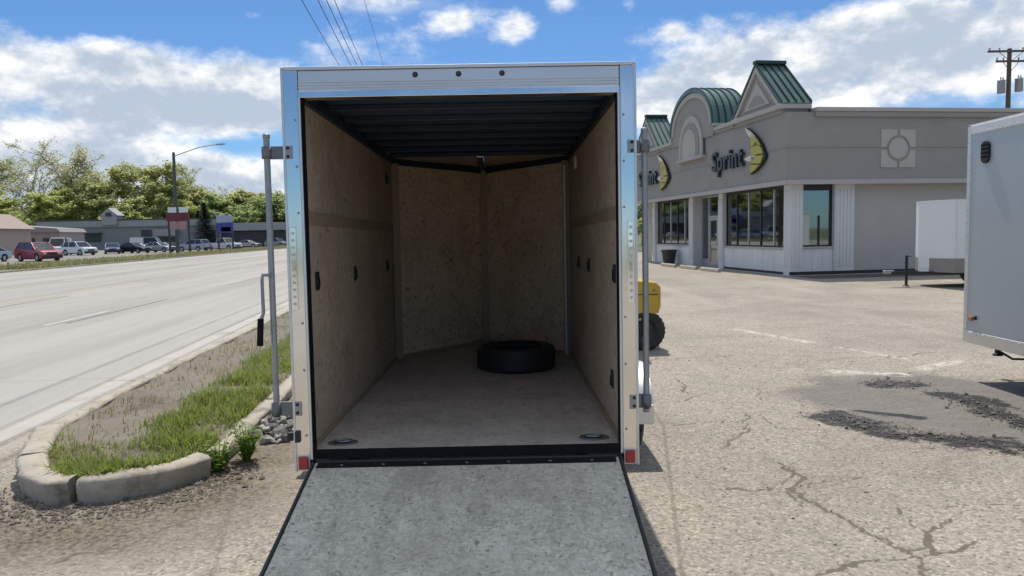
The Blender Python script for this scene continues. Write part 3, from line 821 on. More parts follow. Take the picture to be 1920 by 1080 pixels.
    for s in (-1, 1):
        d = Vector((-s * (WI - .07), nl, 0)); d.normalize(); n = Vector((-d.y * 1.0, d.x, 0)) * .012
        p0 = Vector((s * (WI - .07), L, FZ + .05)); p1 = Vector((s * .03, L + nl * (1 - .03 / WI), FZ + .05))
        off = Vector((s * .008, .010, 0))
        MB().prism([p0, p1, p1 + off, p0 + off], (0, 0, CZ - FZ - .12)).build('nose_sheet', M['osb'], T)
        # dark V-shaped header along the nose walls, wood base strip
        q0 = Vector((s * WI, L - .02, CZ - .075)); q1 = Vector((s * .02, L + nl - .03, CZ - .075)); o2 = Vector((0, .05, 0))
        MB().prism([q0, q1, q1 + o2, q0 + o2], (0, 0, .072)).build('nose_header', M['frame_dark'], T)
        q0 = Vector((s * WI, L - .014, FZ + .002)); q1 = Vector((s * .02, L + nl - .035, FZ + .002)); o2 = Vector((0, .03, 0))
        MB().prism([q0, q1, q1 + o2, q0 + o2], (0, 0, .06)).build('nose_base_strip', M['cove'], T)
        MB().prism([(s * .03, L + .06, CZ + .002), (s * (WI - .05), L + .06, CZ + .002), (s * .03, L + nl, CZ + .002)], (0, 0, .01)).build('nose_ceiling_sheet', M['ply'], T)
    box('nose_centre_trim', (-.035, L + nl - .05, FZ + .03), (.035, L + nl - .02, CZ - .06), M['cove'], T, .004)
    box('nose_ridge_bow', (-.03, L + .05, CZ - .035), (.03, L + nl, CZ + .001), M['frame_dark'], T, .004)
    # ceiling: dark skin with bows
    box('ceiling_skin', (-WI, .064, CZ + .036), (WI, L + .02, CZ + .046), M['roof_inside'], T)
    y = .22
    while y < L:
        MB().box((-WI, y - .02, CZ - .004), (WI, y + .02, CZ + .035)).build('roof_bow', M['frame_dark'], T, .006)
        MB().box((-WI, y + .11, CZ + .024), (WI, y + .20, CZ + .034)).build('roof_corrugation', M['roof_inside'], T, .004)
        y += .406
    # conduit in the front right corner, little dome lamp
    MB().tube([(WI - .05, L - .05, FZ + .03), (WI - .05, L - .05, CZ - .10)], .011, 10).build('conduit', M['white_plastic'], T)
    dl = MB().box((WI - .02, 2.35, CZ - .20), (WI - .001, 2.45, CZ - .10)).build('wall_lamp', M['white_plastic'], T, .006)
    # floor sheets
    for (ya, yb) in ((.004, 1.22), (1.224, 2.44), (2.444, L)):
        box('floor_sheet', (-WI - .02, ya, FZ - .022), (WI + .02, yb, FZ), M['floor_ply'], T)
    MB().prism([(-WI, L + .002, FZ - .022), (WI, L + .002, FZ - .022), (0, L + nl, FZ - .022)], (0, 0, .021)).build('floor_sheet', M['floor_ply'], T)
    for x in (-.70, .70):
        d = MB().prism([(x + .055 * math.cos(q) * 1.5, .16 + .055 * math.sin(q), FZ + .0015) for q in np.linspace(0, 2 * math.pi, 20)[:-1]], (0, 0, .006)).build('floor_tie_down', M['zinc'], T, .002)
        MB().prism([(x + .032 * math.cos(q) * 1.5, .16 + .035 * math.sin(q), FZ + .008) for q in np.linspace(0, 2 * math.pi, 16)[:-1]], (0, 0, .002)).build('tie_down_cup', M['black'], d)
        MB().tube([(x + .045 * math.cos(q), .16 + .022 * math.sin(q), FZ + .014) for q in np.linspace(0, 2 * math.pi, 17)], .006, 6).build('tie_down_ring', M['zinc'], d)
    # threshold: black rubber and hinge
    box('threshold', (-.8185, -.012, FZ - .040), (.8185, .003, FZ + .012), M['rubber'], T, .003)
    MB().tube([(-.80, -.026, FZ - .052), (.80, -.026, FZ - .052)], .013, 10).build('ramp_hinge', M['black'], T)
    box('rear_bumper', (-.834, -.006, .355), (.834, .050, FZ - .064), M['black'], T, .004)
    # ramp door lying open
    hz, Lr = FZ - .050, 1.87
    ang = math.asin((hz - .012) / Lr)
    rm = tr(0, -.030, hz) @ xrot(ang)      # local -Y runs down the ramp
    def rbox(name, lo, hi, mat, par, bev=0.0):
        mb = MB().box(lo, hi); mb.v = [tuple(rm @ Vector(v)) for v in mb.v]
        return mb.build(name, mat, par, bev)
    RP = rbox('ramp_door', (-.806, -Lr, -.045), (.806, -.004, 0.0), M['ramp'], T, .003)
    for s in (-1, 1):
        a, b = sorted((s * .807, s * .824)); rbox('ramp_edge', (a, -Lr, -.050), (b, -.002, .006), M['black'], RP, .003)
    for s in (-1, 1):
        for k in range(12):
            p = rm @ Vector((s * .78, -.08 - k * .155, .0005))
            MB().lathe([(0, .003), (.006, .002), (.008, 0)], tr(*p) @ xrot(ang), 8).build('screw', M['zinc'], RP)
    for k in range(7):
        p = rm @ Vector((-.66 + k * .22, -.035, .0005))
        MB().lathe([(0, .006), (.010, .004), (.012, 0)], tr(*p) @ xrot(ang), 8).build('hinge_bolt', M['dark_zinc'], RP)
    rbox('hinge_leaf', (-.79, -.062, .0004), (.79, -.010, .0032), M['black'], RP)
    rbox('ramp_lip', (-.80, -Lr - .22, -.020), (.80, -Lr - .004, -.008), M['alu'], RP, .003)
    # cam lock rods standing out from both posts
    for s, xr, zh in ((-1, -1.008, 1.46), (1, .966, 1.50)):
        y = -.005 if s < 0 else .010
        rod = MB().tube([(xr, y, .715), (xr, y, 2.185)], .0165, 12).build('lock_rod', M['zinc'], T)
        for z, hh in ((2.095, .034), (.745, .038)):
            a, b = sorted((s * .9225, xr - s * .02))
            br = MB().box((a, y - .006, z - hh), (b, y + .006, z + hh)).build('rod_bracket', M['dark_zinc'], rod, .003)
            MB().lathe([(.0165, -hh * .9), (.027, -hh * .9), (.027, hh * .9), (.0165, hh * .9)], tr(xr, y, z), 14).build('rod_collar', M['dark_zinc'], br)
            a, b = sorted((s * .872, s * .9215))
            MB().box((a, -.0165, z - hh), (b, -.0125, z + hh)).build('bracket_plate', M['zinc'], br, .002)
            for dz in (-.022, .022):
                MB().lathe([(0, .006), (.008, .005), (.009, 0)], tr(s * .896, -.017, z + dz) @ xrot(R(90)), 8).build('bolt', M['black'], br)
        MB().lathe([(0, .006), (.017, .006), (.019, .002), (.019, -.014), (0, -.014)], tr(xr, y, 2.185), 14).build('rod_cam', M['zinc'], rod)
        MB().lathe([(0, .006), (.017, .006), (.019, .002), (.019, -.014), (0, -.014)], tr(xr, y, .70), 14).build('rod_cam', M['zinc'], rod)
        if s < 0:
            h = MB().tube([(xr, y - .02, zh), (xr - .038, y - .03, zh), (xr - .040, y - .035, zh - .03), (xr - .038, y - .04, zh - .20), (xr - .052, y - .045, zh - .235)], .0095, 8).build('lock_handle', M['zinc'], rod)
            MB().tube([(xr - .052, y - .045, zh - .228), (xr - .060, y - .047, zh - .370)], .0165, 10).build('hand_grip', M['rubber'], rod)
        else:
            h = MB().tube([(xr, y + .02, zh), (xr + .006, y + .06, zh - .005), (xr + .006, y + .07, zh - .30)], .0095, 8).build('lock_handle', M['zinc'], rod)
            MB().tube([(xr + .006, y + .07, zh - .30), (xr + .006, y + .072, zh - .42)], .0165, 10).build('hand_grip', M['rubber'], rod)
    # lock hook on the left post
    hk = MB().box((-.912, -.032, .565), (-.886, -.0125, .625)).build('lock_hook', M['black'], T, .004)
    box('lock_hook', (-.955, -.02, .572), (-.925, .01, .618), M['black'], T, .004)
    # underbody
    for x in (-.62, .62):
        box('frame_rail', (x - .04, .06, .36), (x + .04, L, FZ - .024), M['black'], T, .004)
    MB().tube([(-.78, 1.72, .33), (.78, 1.72, .33)], .035, 10).build('axle', M['black'], T)
    for s in (-1, 1):
        MB().prism([(s * .55, L - .1, .37), (s * .63, L - .1, .37), (s * .05, L + V + .9, .37), (s * .0, L + V + .85, .37)], (0, 0, .09)).build('tongue_rail', M['black'], T)
        wheel(T, s * 1.125, 1.74, .325, .195, s, M['tyre'], M['rim'])
        # rounded fender
        prof = []
        for q in np.linspace(-8, 188, 17):
            prof.append((.43 * math.cos(R(q)), .12 + .36 + .34 * math.sin(R(q)) * .85))
        inn = [(.415 * math.cos(R(q)), .12 + .36 + .325 * math.sin(R(q)) * .85) for q in np.linspace(-8, 188, 17)][::-1]
        pts = [(s * .918, 1.74 + a, b - .10) for a, b in prof + inn]
        fd = MB().prism(pts, (s * .345, 0, 0), True).build('fender', M['alu'], T)
        box('fender_tail', (min(s * .92, s * 1.262), 1.296, .290), (max(s * .92, s * 1.262), 1.309, .430), M['alu'], fd, .004)
    MB().tube([(0, L + V + .45, .05), (0, L + V + .45, .85)], .03, 10).build('tongue_jack', M['black'], T)
    MB().lathe([(0, .0), (.09, .0), (.09, .012), (.035, .03)], tr(0, L + V + .45, .03), 14).build('jack_foot', M['black'], T)
    box('coupler', (-.05, L + V + .80, .38), (.05, L + V + 1.05, .49), M['zinc'], T, .02)
open_trailer()

# tyre lying flat on the trailer floor
def loose_tyre():
    r, w = .335, .205
    h = w / 2; ri = r * .585
    prof = [(ri, -h * .74), (ri + .012, -h * .88), (r * .76, -h * .99), (r * .88, -h), (r * .955, -h * .93), (r * .99, -h * .76), (r, -h * .5), (r, h * .5), (r * .99, h * .76), (r * .955, h * .93), (r * .88, h), (r * .76, h * .99), (ri + .012, h * .88), (ri, h * .74), (ri + .02, h * .4), (r * .9, h * .5), (r * .93, 0), (r * .9, -h * .5), (ri + .02, -h * .4)]
    t = thing('loose_tyre', 'loose black tyre lying flat on the trailer floor', 'tyre', (0.025, 6.42, FZ + h - .027), (R(-0.62), 0, 0.3))
    MB().lathe(prof, n=48, closed=True).build('tyre_carcass', M['tyre'], t)
    tm = MB()
    for k in range(44):
        a = 2 * math.pi * k / 44
        for zz in (-.055, -.018, .018, .055):
            tm.box((r - .003, -.016, zz - .014), (r + .006, .016, zz + .014), rot=zrot(a + (.03 if zz > 0 else -.03)).to_3x3(), piv=(0, 0, 0))
    tm.build('tread_blocks', M['tyre'], t)
    MB().lathe([(ri + .012, h * .89), (ri + .02, h * .95), (ri + .028, h * .93)], n=40).build('bead', M['rubber'], t)
    MB().lathe([(r * .80, h * .995), (r * .815, h * 1.03), (r * .83, h * 1.005)], n=40).build('sidewall_ridge', M['rubber'], t)
loose_tyre()

# ================================================================== THE OTHER TRAILERS
M['guard'] = simple('dull_checker_plate', (0.30, 0.265, 0.235), 0.5, 0.3, 0.15, 14, 0.3, dirt=0.2)
def grey_trailer():
    X0, X1, Y0, Y1, ZB, ZT = 4.86, 6.75, 3.2, 7.93, .43, 2.70
    T = thing('enclosed_trailer', 'grey enclosed trailer cut off by the right edge, round-ended black vent high on its side', 'trailer', (X0, Y1, 0), (0, 0, R(-0.4)))
    W_ = X1 - X0; LL = Y1 - Y0
    y = -.05
    while y > -LL:
        y1 = max(y - 1.22, -LL)
        box('side_panel', (0, y1 + .003, ZB + .10), (.02, y, ZT - .10), M['grey_skin'], T, .002)
        y = y1
    box('side_panel', (W_ - .02, -LL, ZB + .10), (W_, -.05, ZT - .10), M['grey_skin'], T)
    box('rear_panel', (.05, -.03, ZB + .02), (W_ - .05, -.005, ZT - .10), M['grey_skin'], T)
    box('front_panel', (.0, -LL - .02, ZB), (W_, -LL - .003, ZT - .08), M['grey_skin'], T)
    for x in (-.006, W_ - .058):
        box('corner_post', (x, -.052, ZB - .02), (x + .064, .008, ZT - .02), M['alu'], T, .006)
    for x in (-.008, W_ - .02):
        box('roof_rail', (x, -LL, ZT - .105), (x + .028, -.053, ZT - .01), M['white_skin'], T, .008)
        box('bottom_rail', (x, -LL, ZB - .03), (x + .028, -.053, ZB + .098), M['alu'], T, .006)
    box('roof', (.0, -LL, ZT - .009), (W_, .0, ZT + .004), M['white_skin'], T)
    box('floor_deck', (.03, -LL, ZB), (W_ - .03, -.06, ZB + .04), M['black'], T)
    for k in range(16):
        MB().lathe([(0, .004), (.007, .003), (.008, 0)], tr(-.0085, -.12 - k * .11, ZB + .075) @ yrot(R(-90)), 8).build('rivet', M['alu'], T)
        MB().lathe([(0, .004), (.007, .003), (.008, 0)], tr(-.0085, -.12 - k * .11, ZT - .085) @ yrot(R(-90)), 8).build('rivet', M['alu'], T)
    for k in range(15):
        MB().lathe([(0, .004), (.006, .003), (.007, 0)], tr(-.0065, -.026, ZB + .12 + k * .14) @ yrot(R(-90)), 8).build('rivet', M['zinc'], T)
    # vent high on the side
    pts = []
    for q in np.linspace(0, 180, 9): pts.append((-.024, -.31 + .062 * math.cos(R(q)), 2.40 + .04 + .062 * math.sin(R(q))))
    for q in np.linspace(180, 360, 9): pts.append((-.024, -.31 + .062 * math.cos(R(q)), 2.40 - .06 + .062 * math.sin(R(q))))
    vt = MB().prism(pts, (.0235, 0, 0)).build('side_vent', M['black'], T, .006)
    for k in range(4):
        box('vent_louvre', (-.034, -.355, 2.335 + k * .04), (-.0245, -.265, 2.350 + k * .04), M['rubber'], vt)
    ml = box('marker_lamp', (-.022, -.16, .645), (-.001, -.10, .685), M['amber_lens'], T, .006)
    box('hose_clip', (-.02, -.22, .66), (-.001, -.19, .70), M['black'], T, .004)
    # stabiliser leg hanging below the rear, wheels, axle
    st = MB().tube([(.36, -.02, ZB + .0), (.36, -.02, .27)], .03, 10).build('stabiliser_leg', M['black'], T)
    MB().tube([(.36, -.02, .30), (.50, -.05, .21), (.72, -.05, .20)], .013, 8).build('stabiliser_strut', M['black'], st)
    MB().lathe([(0, .0), (.05, .0), (.05, .015), (.02, .03)], tr(.36, -.02, .245), 12).build('stabiliser_foot', M['black'], st)
    for yy in (-2.1, -2.9):
        for s, xx in ((-1, .12), (1, W_ - .12)):
            wheel(T, xx, yy, .335, .2, s, M['tyre_dusty'], M['rim'])
        MB().tube([(.15, yy, .335), (W_ - .15, yy, .335)], .035, 8).build('axle', M['black'], T)
grey_trailer()

def white_trailer():
    T = thing('enclosed_trailer', 'small white enclosed trailer with V nose parked by the store wall', 'trailer', (11.42, 19.55, 0), (0, 0, R(4)))
    Wd, LL, ZB, ZT = 1.75, 3.2, .40, 2.34
    nose = .32
    for k in range(4):
        x0 = nose + k * .72
        box('side_panel', (x0, 0, .78), (x0 + .716, .02, ZT - .05), M['white_skin'], T)
        box('stone_guard', (x0, -.003, ZB), (x0 + .716, .02, .777), M['guard'], T)
    for k in range(5):
        box('seam_strip', (nose + k * .72 - .012, -.006, .78), (nose + k * .72 + .012, -.0005, ZT - .051), M['alu'], T)
    box('side_panel', (nose, Wd - .02, ZB), (LL, Wd, ZT - .05), M['white_skin'], T)
    for (a, b) in (((nose, 0), (0, Wd / 2 - .25)), ((nose, Wd), (0, Wd / 2 + .25))):
        MB().prism([(a[0], a[1], .78), (b[0], b[1], .78), (b[0] + .02, b[1], .78), (a[0] + .02, a[1], .78)], (0, 0, ZT - .05 - .78)).build('nose_panel', M['white_skin'], T)
        MB().prism([(a[0] - .003, a[1], ZB), (b[0] - .003, b[1], ZB), (b[0] + .02, b[1], ZB), (a[0] + .02, a[1], ZB)], (0, 0, .777 - ZB)).build('stone_guard', M['guard'], T)
    box('nose_panel', (0, Wd / 2 - .249, ZB), (.02, Wd / 2 + .249, ZT - .05), M['white_skin'], T)
    box('rear_panel', (LL - .02, .02, ZB), (LL, Wd - .02, ZT - .05), M['white_skin'], T)
    MB().prism([(nose, -.012, ZT - .05), (LL, -.012, ZT - .05), (LL, Wd + .012, ZT - .05), (nose, Wd + .012, ZT - .05), (-.012, Wd / 2 + .25, ZT - .05), (-.012, Wd / 2 - .25, ZT - .05)], (0, 0, .05)).build('roof', M['white_skin'], T, .01)
    MB().prism([(nose, .03, ZB), (LL, .03, ZB), (LL, Wd - .03, ZB), (nose, Wd - .03, ZB), (.02, Wd / 2, ZB)], (0, 0, .04)).build('floor_deck', M['black'], T)
    for s in (-1, 1):
        MB().prism([(.7, Wd / 2 + s * .6, .34), (.7, Wd / 2 + s * .52, .34), (-.95, Wd / 2, .34), (-.95, Wd / 2 + s * .05, .34)], (0, 0, .08)).build('tongue_rail', M['black'], T)
    box('coupler', (-1.15, Wd / 2 - .05, .36), (-.85, Wd / 2 + .05, .46), M['zinc'], T, .02)
    MB().tube([(-.55, Wd / 2 - .10, .04), (-.55, Wd / 2 - .10, .86)], .038, 10).build('tongue_jack', M['black'], T)
    MB().tube([(-.55, Wd / 2 - .10, .84), (-.55, Wd / 2 - .28, .84)], .014, 6).build('jack_crank', M['black'], T)
    MB().lathe([(0, 0), (.09, 0), (.09, .015), (.04, .03)], tr(-.55, Wd / 2 - .10, .02), 12).build('jack_foot', M['black'], T)
    for y, s in ((.10, -1), (Wd - .10, 1)):
        w_ = wheel(T, 0, 0, .32, .19, 1, M['tyre_dusty'], M['rim'])
        w_.location = (1.95, y, .32); w_.rotation_euler = (0, 0, R(90) * s)
    MB().tube([(1.95, .1, .32), (1.95, Wd - .1, .32)], .03, 8).build('axle', M['black'], T)
white_trailer()

# ================================================================== FORKLIFT behind the trailer
def forklift():
    T = thing('forklift', 'yellow forklift peeking out behind the open trailer, rear wheel showing', 'forklift', (1.22, 10.62, 0), (0, 0, 0))
    # faces -X; counterweight at +X
    prof = [(.80, .52), (.83, .62), (.83, .88), (.77, .94), (.35, .98), (.30, .93), (.30, .42), (.60, .42), (.62, .50)]
    MB().prism([(x, -.42, z) for x, z in prof], (0, .95, 0)).build('counterweight', M['forklift_yellow'], T, .03)
    prof = [(.298, .40), (.298, .95), (-.15, .95), (-.22, .62), (-.62, .60), (-.75, .80), (-.85, .80), (-.85, .30), (.1, .30)]
    MB().prism([(x, -.40, z) for x, z in prof], (0, .90, 0)).build('chassis', M['forklift_yellow'], T, .02)
    box('hood_seam', (.31, -.424, .775), (.80, -.4205, .787), M['black'], T)
    for x in (.46, .60, .74):
        MB().lathe([(0, .008), (.014, .006), (.016, 0)], tr(x, -.4205, .84) @ xrot(R(90)), 8).build('bolt', M['dark_zinc'], T)
    for y in (-.30, .36):
        box('tail_light', (.8305, y - .05, .70), (.845, y + .05, .78), M['red_lens'], T, .004)
    box('tow_pin', (.8305, .0, .60), (.87, .06, .70), M['black'], T, .006)
    box('seat', (-.10, -.15, .96), (.28, .27, 1.06), M['black'], T, .03)
    box('seat_back', (.20, -.15, 1.062), (.30, .27, 1.42), M['black'], T, .03)
    for x, y in ((.50, -.36), (.50, .44), (-.66, -.36), (-.66, .44)):
        MB().tube([(x, y, .80), (x * .8 + (-.02), y, 2.02)], .032, 8).build('guard_post', M['black'], T)
    gf = box('overhead_guard', (-.56, -.40, 2.03), (.42, .48, 2.06), M['black'], T, .01)
    for k in range(6):
        box('guard_bar', (-.50 + k * .16, -.39, 2.062), (-.47 + k * .16, .47, 2.09), M['black'], gf)
    for y in (-.25, .33):
        box('mast_rail', (-1.02, y - .04, .08), (-.90, y + .04, 2.15), M['black'], T, .006)
        MB().prism([(-1.03, y - .05, .05), (-2.0, y - .05, .05), (-2.0, y - .05, .062), (-1.08, y - .05, .09), (-1.07, y - .05, .55), (-1.03, y - .05, .55)], (0, .10, 0)).build('fork', M['black'], T)
    box('carriage', (-1.025, -.38, .35), (-.995, .46, .55), M['black'], T)
    MB().tube([(-.45, .05, .80), (-.30, .05, 1.18)], .02, 8).build('steering_column', M['black'], T)
    MB().lathe([(.15, -.012), (.17, 0), (.15, .012), (.13, 0)], tr(-.29, .05, 1.19) @ yrot(R(-30)), 20, closed=True).build('steering_wheel', M['black'], T)
    for x, y, r, s in ((.62, -.33, .275, -1), (.62, .38, .275, 1), (-.60, -.38, .34, -1), (-.60, .44, .34, 1)):
        w_ = wheel(T, 0, 0, r, .20, 1, M['tyre_dusty'], M['dark_rim'])
        w_.location = (x, y, r); w_.rotation_euler = (0, 0, R(90) * s)
    MB().tube([(.62, -.3, .28), (.62, .36, .28)], .05, 8).build('steer_axle', M['black'], T)
forklift()

# ================================================================== THE STORE
# local frame: x = along the side wall (away from the corner), y = along the front, z up
def store():
    T = thing('store_building', 'taupe corner store with green metal gables, arched parapet and big shop windows', 'building', (9.77, 26.04, 0), (0, 0, R(8.5)))
    SL, TL = 15.8, 24.0                     # front length, side length
    FB, FT = 3.20, 5.63                     # fascia bottom / top
    OV = .32                                # fascia overhang
    # --- ground-floor front: columns, bulkheads, windows, doors
    def col(y0, y1, x0=0.0, x1=.34, fl=True, name='column'):
        c = box(name, (x0, y0, -.05), (x1, y1, FB), M['column'], T, .015)
        return c
    def fluted(y0, y1):
        c = col(y0, y1)
        n = 4
        for k in range(n):
            w = (y1 - y0) / n
            box('flute', (-.022, y0 + k * w + w * .2, .35), (-.0005, y0 + k * w + w * .8, FB - .25), M['column'], c, .008)
    cc = box('column', (0, 0, -.05), (.50, .44, FB), M['column'], T, .015)
    for k in range(3):
        box('flute', (-.020, .06 + k * .13, .3), (-.0005, .13 + k * .13, FB - .2), M['column'], cc, .008)
        box('flute', (.08 + k * .14, -.020, .3), (.16 + k * .14, -.0005, FB - .2), M['column'], cc, .008)
    fluted(5.50, 5.92); fluted(8.72, 9.20); fluted(13.92, 14.30)
    def window_bay(y0, y1, zs, panes):
        b = box('bulkhead', (.10, y0 + .002, -.05), (.30, y1 - .002, zs - .06), M['bulkhead'], T)
        n = max(2, int((y1 - y0) / .8))
        for k in range(n):
            w = (y1 - y0) / n
            box('bulkhead_board', (.085, y0 + k * w + .01, .02), (.0995, y0 + (k + 1) * w - .01, zs - .10), M['bulkhead'], b, .004)
        box('window_sill', (.04, y0 + .001, zs - .058), (.30, y1 - .001, zs), M['stucco_lt'], T, .008)
        f = MB()
        f.box((.17, y0, zs), (.24, y1, zs + .06)); f.box((.17, y0, FB - .10), (.24, y1, FB - .005))
        f.box((.17, y0, zs + .06), (.24, y0 + .05, FB - .10)); f.box((.17, y1 - .05, zs + .06), (.24, y1, FB - .10))
        wn = f.build('window', M['dark_frame'], T)
        w = (y1 - y0) / panes
        for k in range(panes):
            box('pane', (.200, y0 + k * w + .03, zs + .05), (.206, y0 + (k + 1) * w - .03, FB - .09), M['glass'], wn)
            if k: box('mullion', (.165, y0 + k * w - .03, zs + .05), (.245, y0 + k * w + .03, FB - .09), M['alu_frame'] if k % 2 else M['dark_frame'], wn)
    window_bay(.44, 5.50, .98, 5)
    window_bay(9.20, 13.92, .98, 5)
    # entrance: double door, sidelight, transom
    d = MB(); y0, y1 = 5.92, 8.72
    for (a, b) in ((y0, y0 + .08), (y1 - .08, y1), (7.86, 7.94)): d.box((.42, a, 0), (.50, b, FB))
    d.box((.42, y0 + .08, 2.20), (.50, 7.86, 2.30)); d.box((.42, y0 + .08, FB - .08), (.50, 7.86, FB)); d.box((.42, 7.94, FB - .08), (.50, y1 - .08, FB)); d.box((.42, 7.94, 0), (.50, y1 - .08, .35))
    E_ = d.build('entrance_frame', M['alu_frame'], T)
    box('pane', (.455, y0 + .07, 2.31), (.461, 7.87, FB - .07), M['glass'], E_)
    box('pane', (.455, 7.93, .34), (.461, y1 - .07, FB - .07), M['glass'], E_)
    for a, b in ((6.01, 6.925), (6.935, 7.85)):
        m_ = MB(); m_.box((.43, a, .02), (.475, a + .10, 2.19)); m_.box((.43, b - .10, .02), (.475, b, 2.19)); m_.box((.43, a + .10, .02), (.475, b - .10, .22)); m_.box((.43, a + .10, 2.08), (.475, b - .10, 2.19)); m_.box((.43, a + .10, 1.0), (.475, b - .10, 1.06))
        dr = m_.build('door', M['alu_frame'], T, .004)
        box('pane', (.450, a + .09, .20), (.456, b - .09, 2.09), M['glass'], dr)
        hy = b - .05 if a < 6.5 else a + .05
        MB().tube([(.425, hy, .95), (.385, hy, .97), (.385, hy, 1.25), (.425, hy, 1.27)], .012, 6).build('door_handle', M['alu'], dr)
    for (ya, yb) in ((y0 - .0, y0 + .01), (y1 - .01, y1)):
        box('entrance_return', (.345, ya - .02, 0), (.52, yb + .02, FB), M['column'], T)
    # --- side wall at y = 0
    b = box('bulkhead', (.505, .10, -.05), (1.70, .30, .94), M['bulkhead'], T)
    for k in range(3):
        box('bulkhead_board', (.515 + k * .395, .085, .02), (.89 + k * .395, .0995, .88), M['bulkhead'], b, .004)
    box('window_sill', (.505, .04, .942), (1.70, .30, 1.0), M['stucco_lt'], T, .008)
    f = MB(); f.box((.50, .17, 1.0), (1.70, .24, 1.06)); f.box((.50, .17, 2.98), (1.70, .24, FB)); f.box((.50, .17, 1.06), (.57, .24, 2.98)); f.box((1.63, .17, 1.06), (1.70, .24, 2.98))
    wn = f.build('window', M['dark_frame'], T)
    box('pane', (.56, .20, 1.05), (1.64, .206, 2.99), M['glass'], wn)
    box('mullion', (1.18, .165, 1.05), (1.23, .245, 2.1), M['dark_frame'], wn)
    box('blind', (.62, .30, 1.1), (1.18, .31, 2.0), M['poster_white'], wn)
    box('blind', (1.22, .30, 1.1), (1.60, .31, 2.02), M['poster_white'], wn)
    c2 = box('column', (1.70, 0, -.05), (2.46, .34, FB), M['column'], T, .015)
    for k in range(5):
        box('flute', (1.76 + k * .135, -.02, .3), (1.85 + k * .135, -.0005, FB - .2), M['column'], c2, .008)
    box('side_wall', (2.46, .12, -.05), (TL, .40, FB + .02), M['stucco_wall'], T)
    box('back_wall', (TL - .3, .40, -.05), (TL, 14.3, FT), M['stucco_wall'], T)
    box('end_wall', (.34, 14.02, -.05), (TL - .3, 14.30, FB + .02), M['stucco_wall'], T)
    box('shop_floor', (.31, .31, -.03), (TL - .31, 14.0, .02), M['room_floor'], T)
    box('partition', (6.0, .41, .02), (6.15, 14.0, FB), M['room'], T)
    box('shop_ceiling', (.35, .41, FB - .06), (TL - .31, 14.0, FB - .005), M['room'], T)
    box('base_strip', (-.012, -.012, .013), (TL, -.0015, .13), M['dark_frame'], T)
    box('base_strip', (.070, .45, .013), (.084, 5.49, .10), M['dark_frame'], T)
    box('plinth', (-.10, -.10, -.06), (TL, 14.4, .012), M['gutter'], T)
    for k in range(3):
        box('display_counter', (1.6, 1.2 + k * 1.6, .02), (2.2, 2.3 + k * 1.6, 1.05), M['room'], T, .01)
    # --- fascia band with its mouldings, front then side
    box('fascia', (-OV, -OV, FB), (.5, SL + OV, FT), M['stucco'], T)
    box('fascia', (.501, -OV, FB), (TL, .38, FT), M['stucco'], T)
    box('fascia', (.501, SL - .4, FB), (TL, SL + OV, FT), M['stucco'], T)
    box('soffit', (.0, 14.31, FB - .02), (TL, SL, FB - .003), M['stucco_lt'], T)
    # porch post at the open far corner
    box('column', (0, SL - .4, -.05), (.36, SL, FB - .003), M['column'], T, .015)
    for (lo, hi, nm) in (((-OV - .05, -OV - .05, FB - .035), (-OV - .001, SL + OV + .05, FB + .13), 'lower_moulding'), ((-OV, -OV - .05, FB - .035), (TL, -OV - .001, FB + .13), 'lower_moulding'),
                         ((-OV - .022, -OV - .022, 4.42), (-OV - .0005, SL + OV, 4.455), 'reveal_strip'), ((-OV, -OV - .022, 4.42), (TL, -OV - .0005, 4.455), 'reveal_strip')):
        box(nm, lo, hi, M['stucco_lt'] if nm == 'lower_moulding' else M['stucco'], T, .01)
    # cornice and roof edge along the side (top at about 5.9 m)
    box('cornice', (.70, -OV - .10, FT - .16), (TL, -OV - .001, FT + .02), M['stucco'], T, .02)
    box('parapet_cap', (.70, -OV - .14, FT + .021), (TL + .1, .40, FT + .16), M['stucco_lt'], T, .015)
    box('roof_deck', (.3, .3, FT - .5), (TL - .3, SL - .3, FT - .4), M['flat_roof'], T)
    # front parapet sections between gables and arch: stepped cornice
    def cornice_run(y0, y1, z):
        box('parapet_block', (-OV + .002, y0, FT), (.5, y1, z - .0), M['stucco'], T)
        box('cornice', (-OV - .07, y0, z - .22), (-OV + .001, y1, z - .10), M['stucco'], T, .015)
        box('cornice', (-OV - .13, y0, z - .099), (.5, y1, z + .04), M['stucco_lt'], T, .015)
    cornice_run(3.66, 5.40, 5.88); cornice_run(10.40, 12.14, 5.88)
    # gables: box, triangular front with inset fan emblem, standing-seam slopes
    def gable(yc, hw, ze, zp, dep):
        box('gable_base', (-OV - .06, yc - hw, FT), (-OV + dep, yc + hw, ze), M['stucco'], T)
        box('gable_cornice', (-OV - .16, yc - hw - .10, ze + .001), (-OV + dep + .08, yc + hw + .10, ze + .17), M['stucco_lt'], T, .02)
        z1 = ze + .171
        MB().prism([(-OV - .03, yc - hw + .05, z1), (-OV - .03, yc + hw - .05, z1), (-OV - .03, yc, zp - .10)], (dep - .02, 0, 0)).build('gable_body', M['stucco'], T)
        gt = MB().prism([(-OV - .065, yc - hw * .55, z1 + .16), (-OV - .065, yc + hw * .55, z1 + .16), (-OV - .065, yc, zp - .62)], (.0345, 0, 0)).build('gable_inset', M['stucco_lt'], T)
        for sx in (-1, 1):
            MB().prism([(-OV - .08, yc + sx * .05, z1 + .24), (-OV - .08, yc + sx * hw * .36, z1 + .24), (-OV - .08, yc + sx * hw * .16, z1 + .52), (-OV - .08, yc + sx * .05, z1 + .60)], (.0145, 0, 0)).build('gable_ornament', M['stucco'], gt)
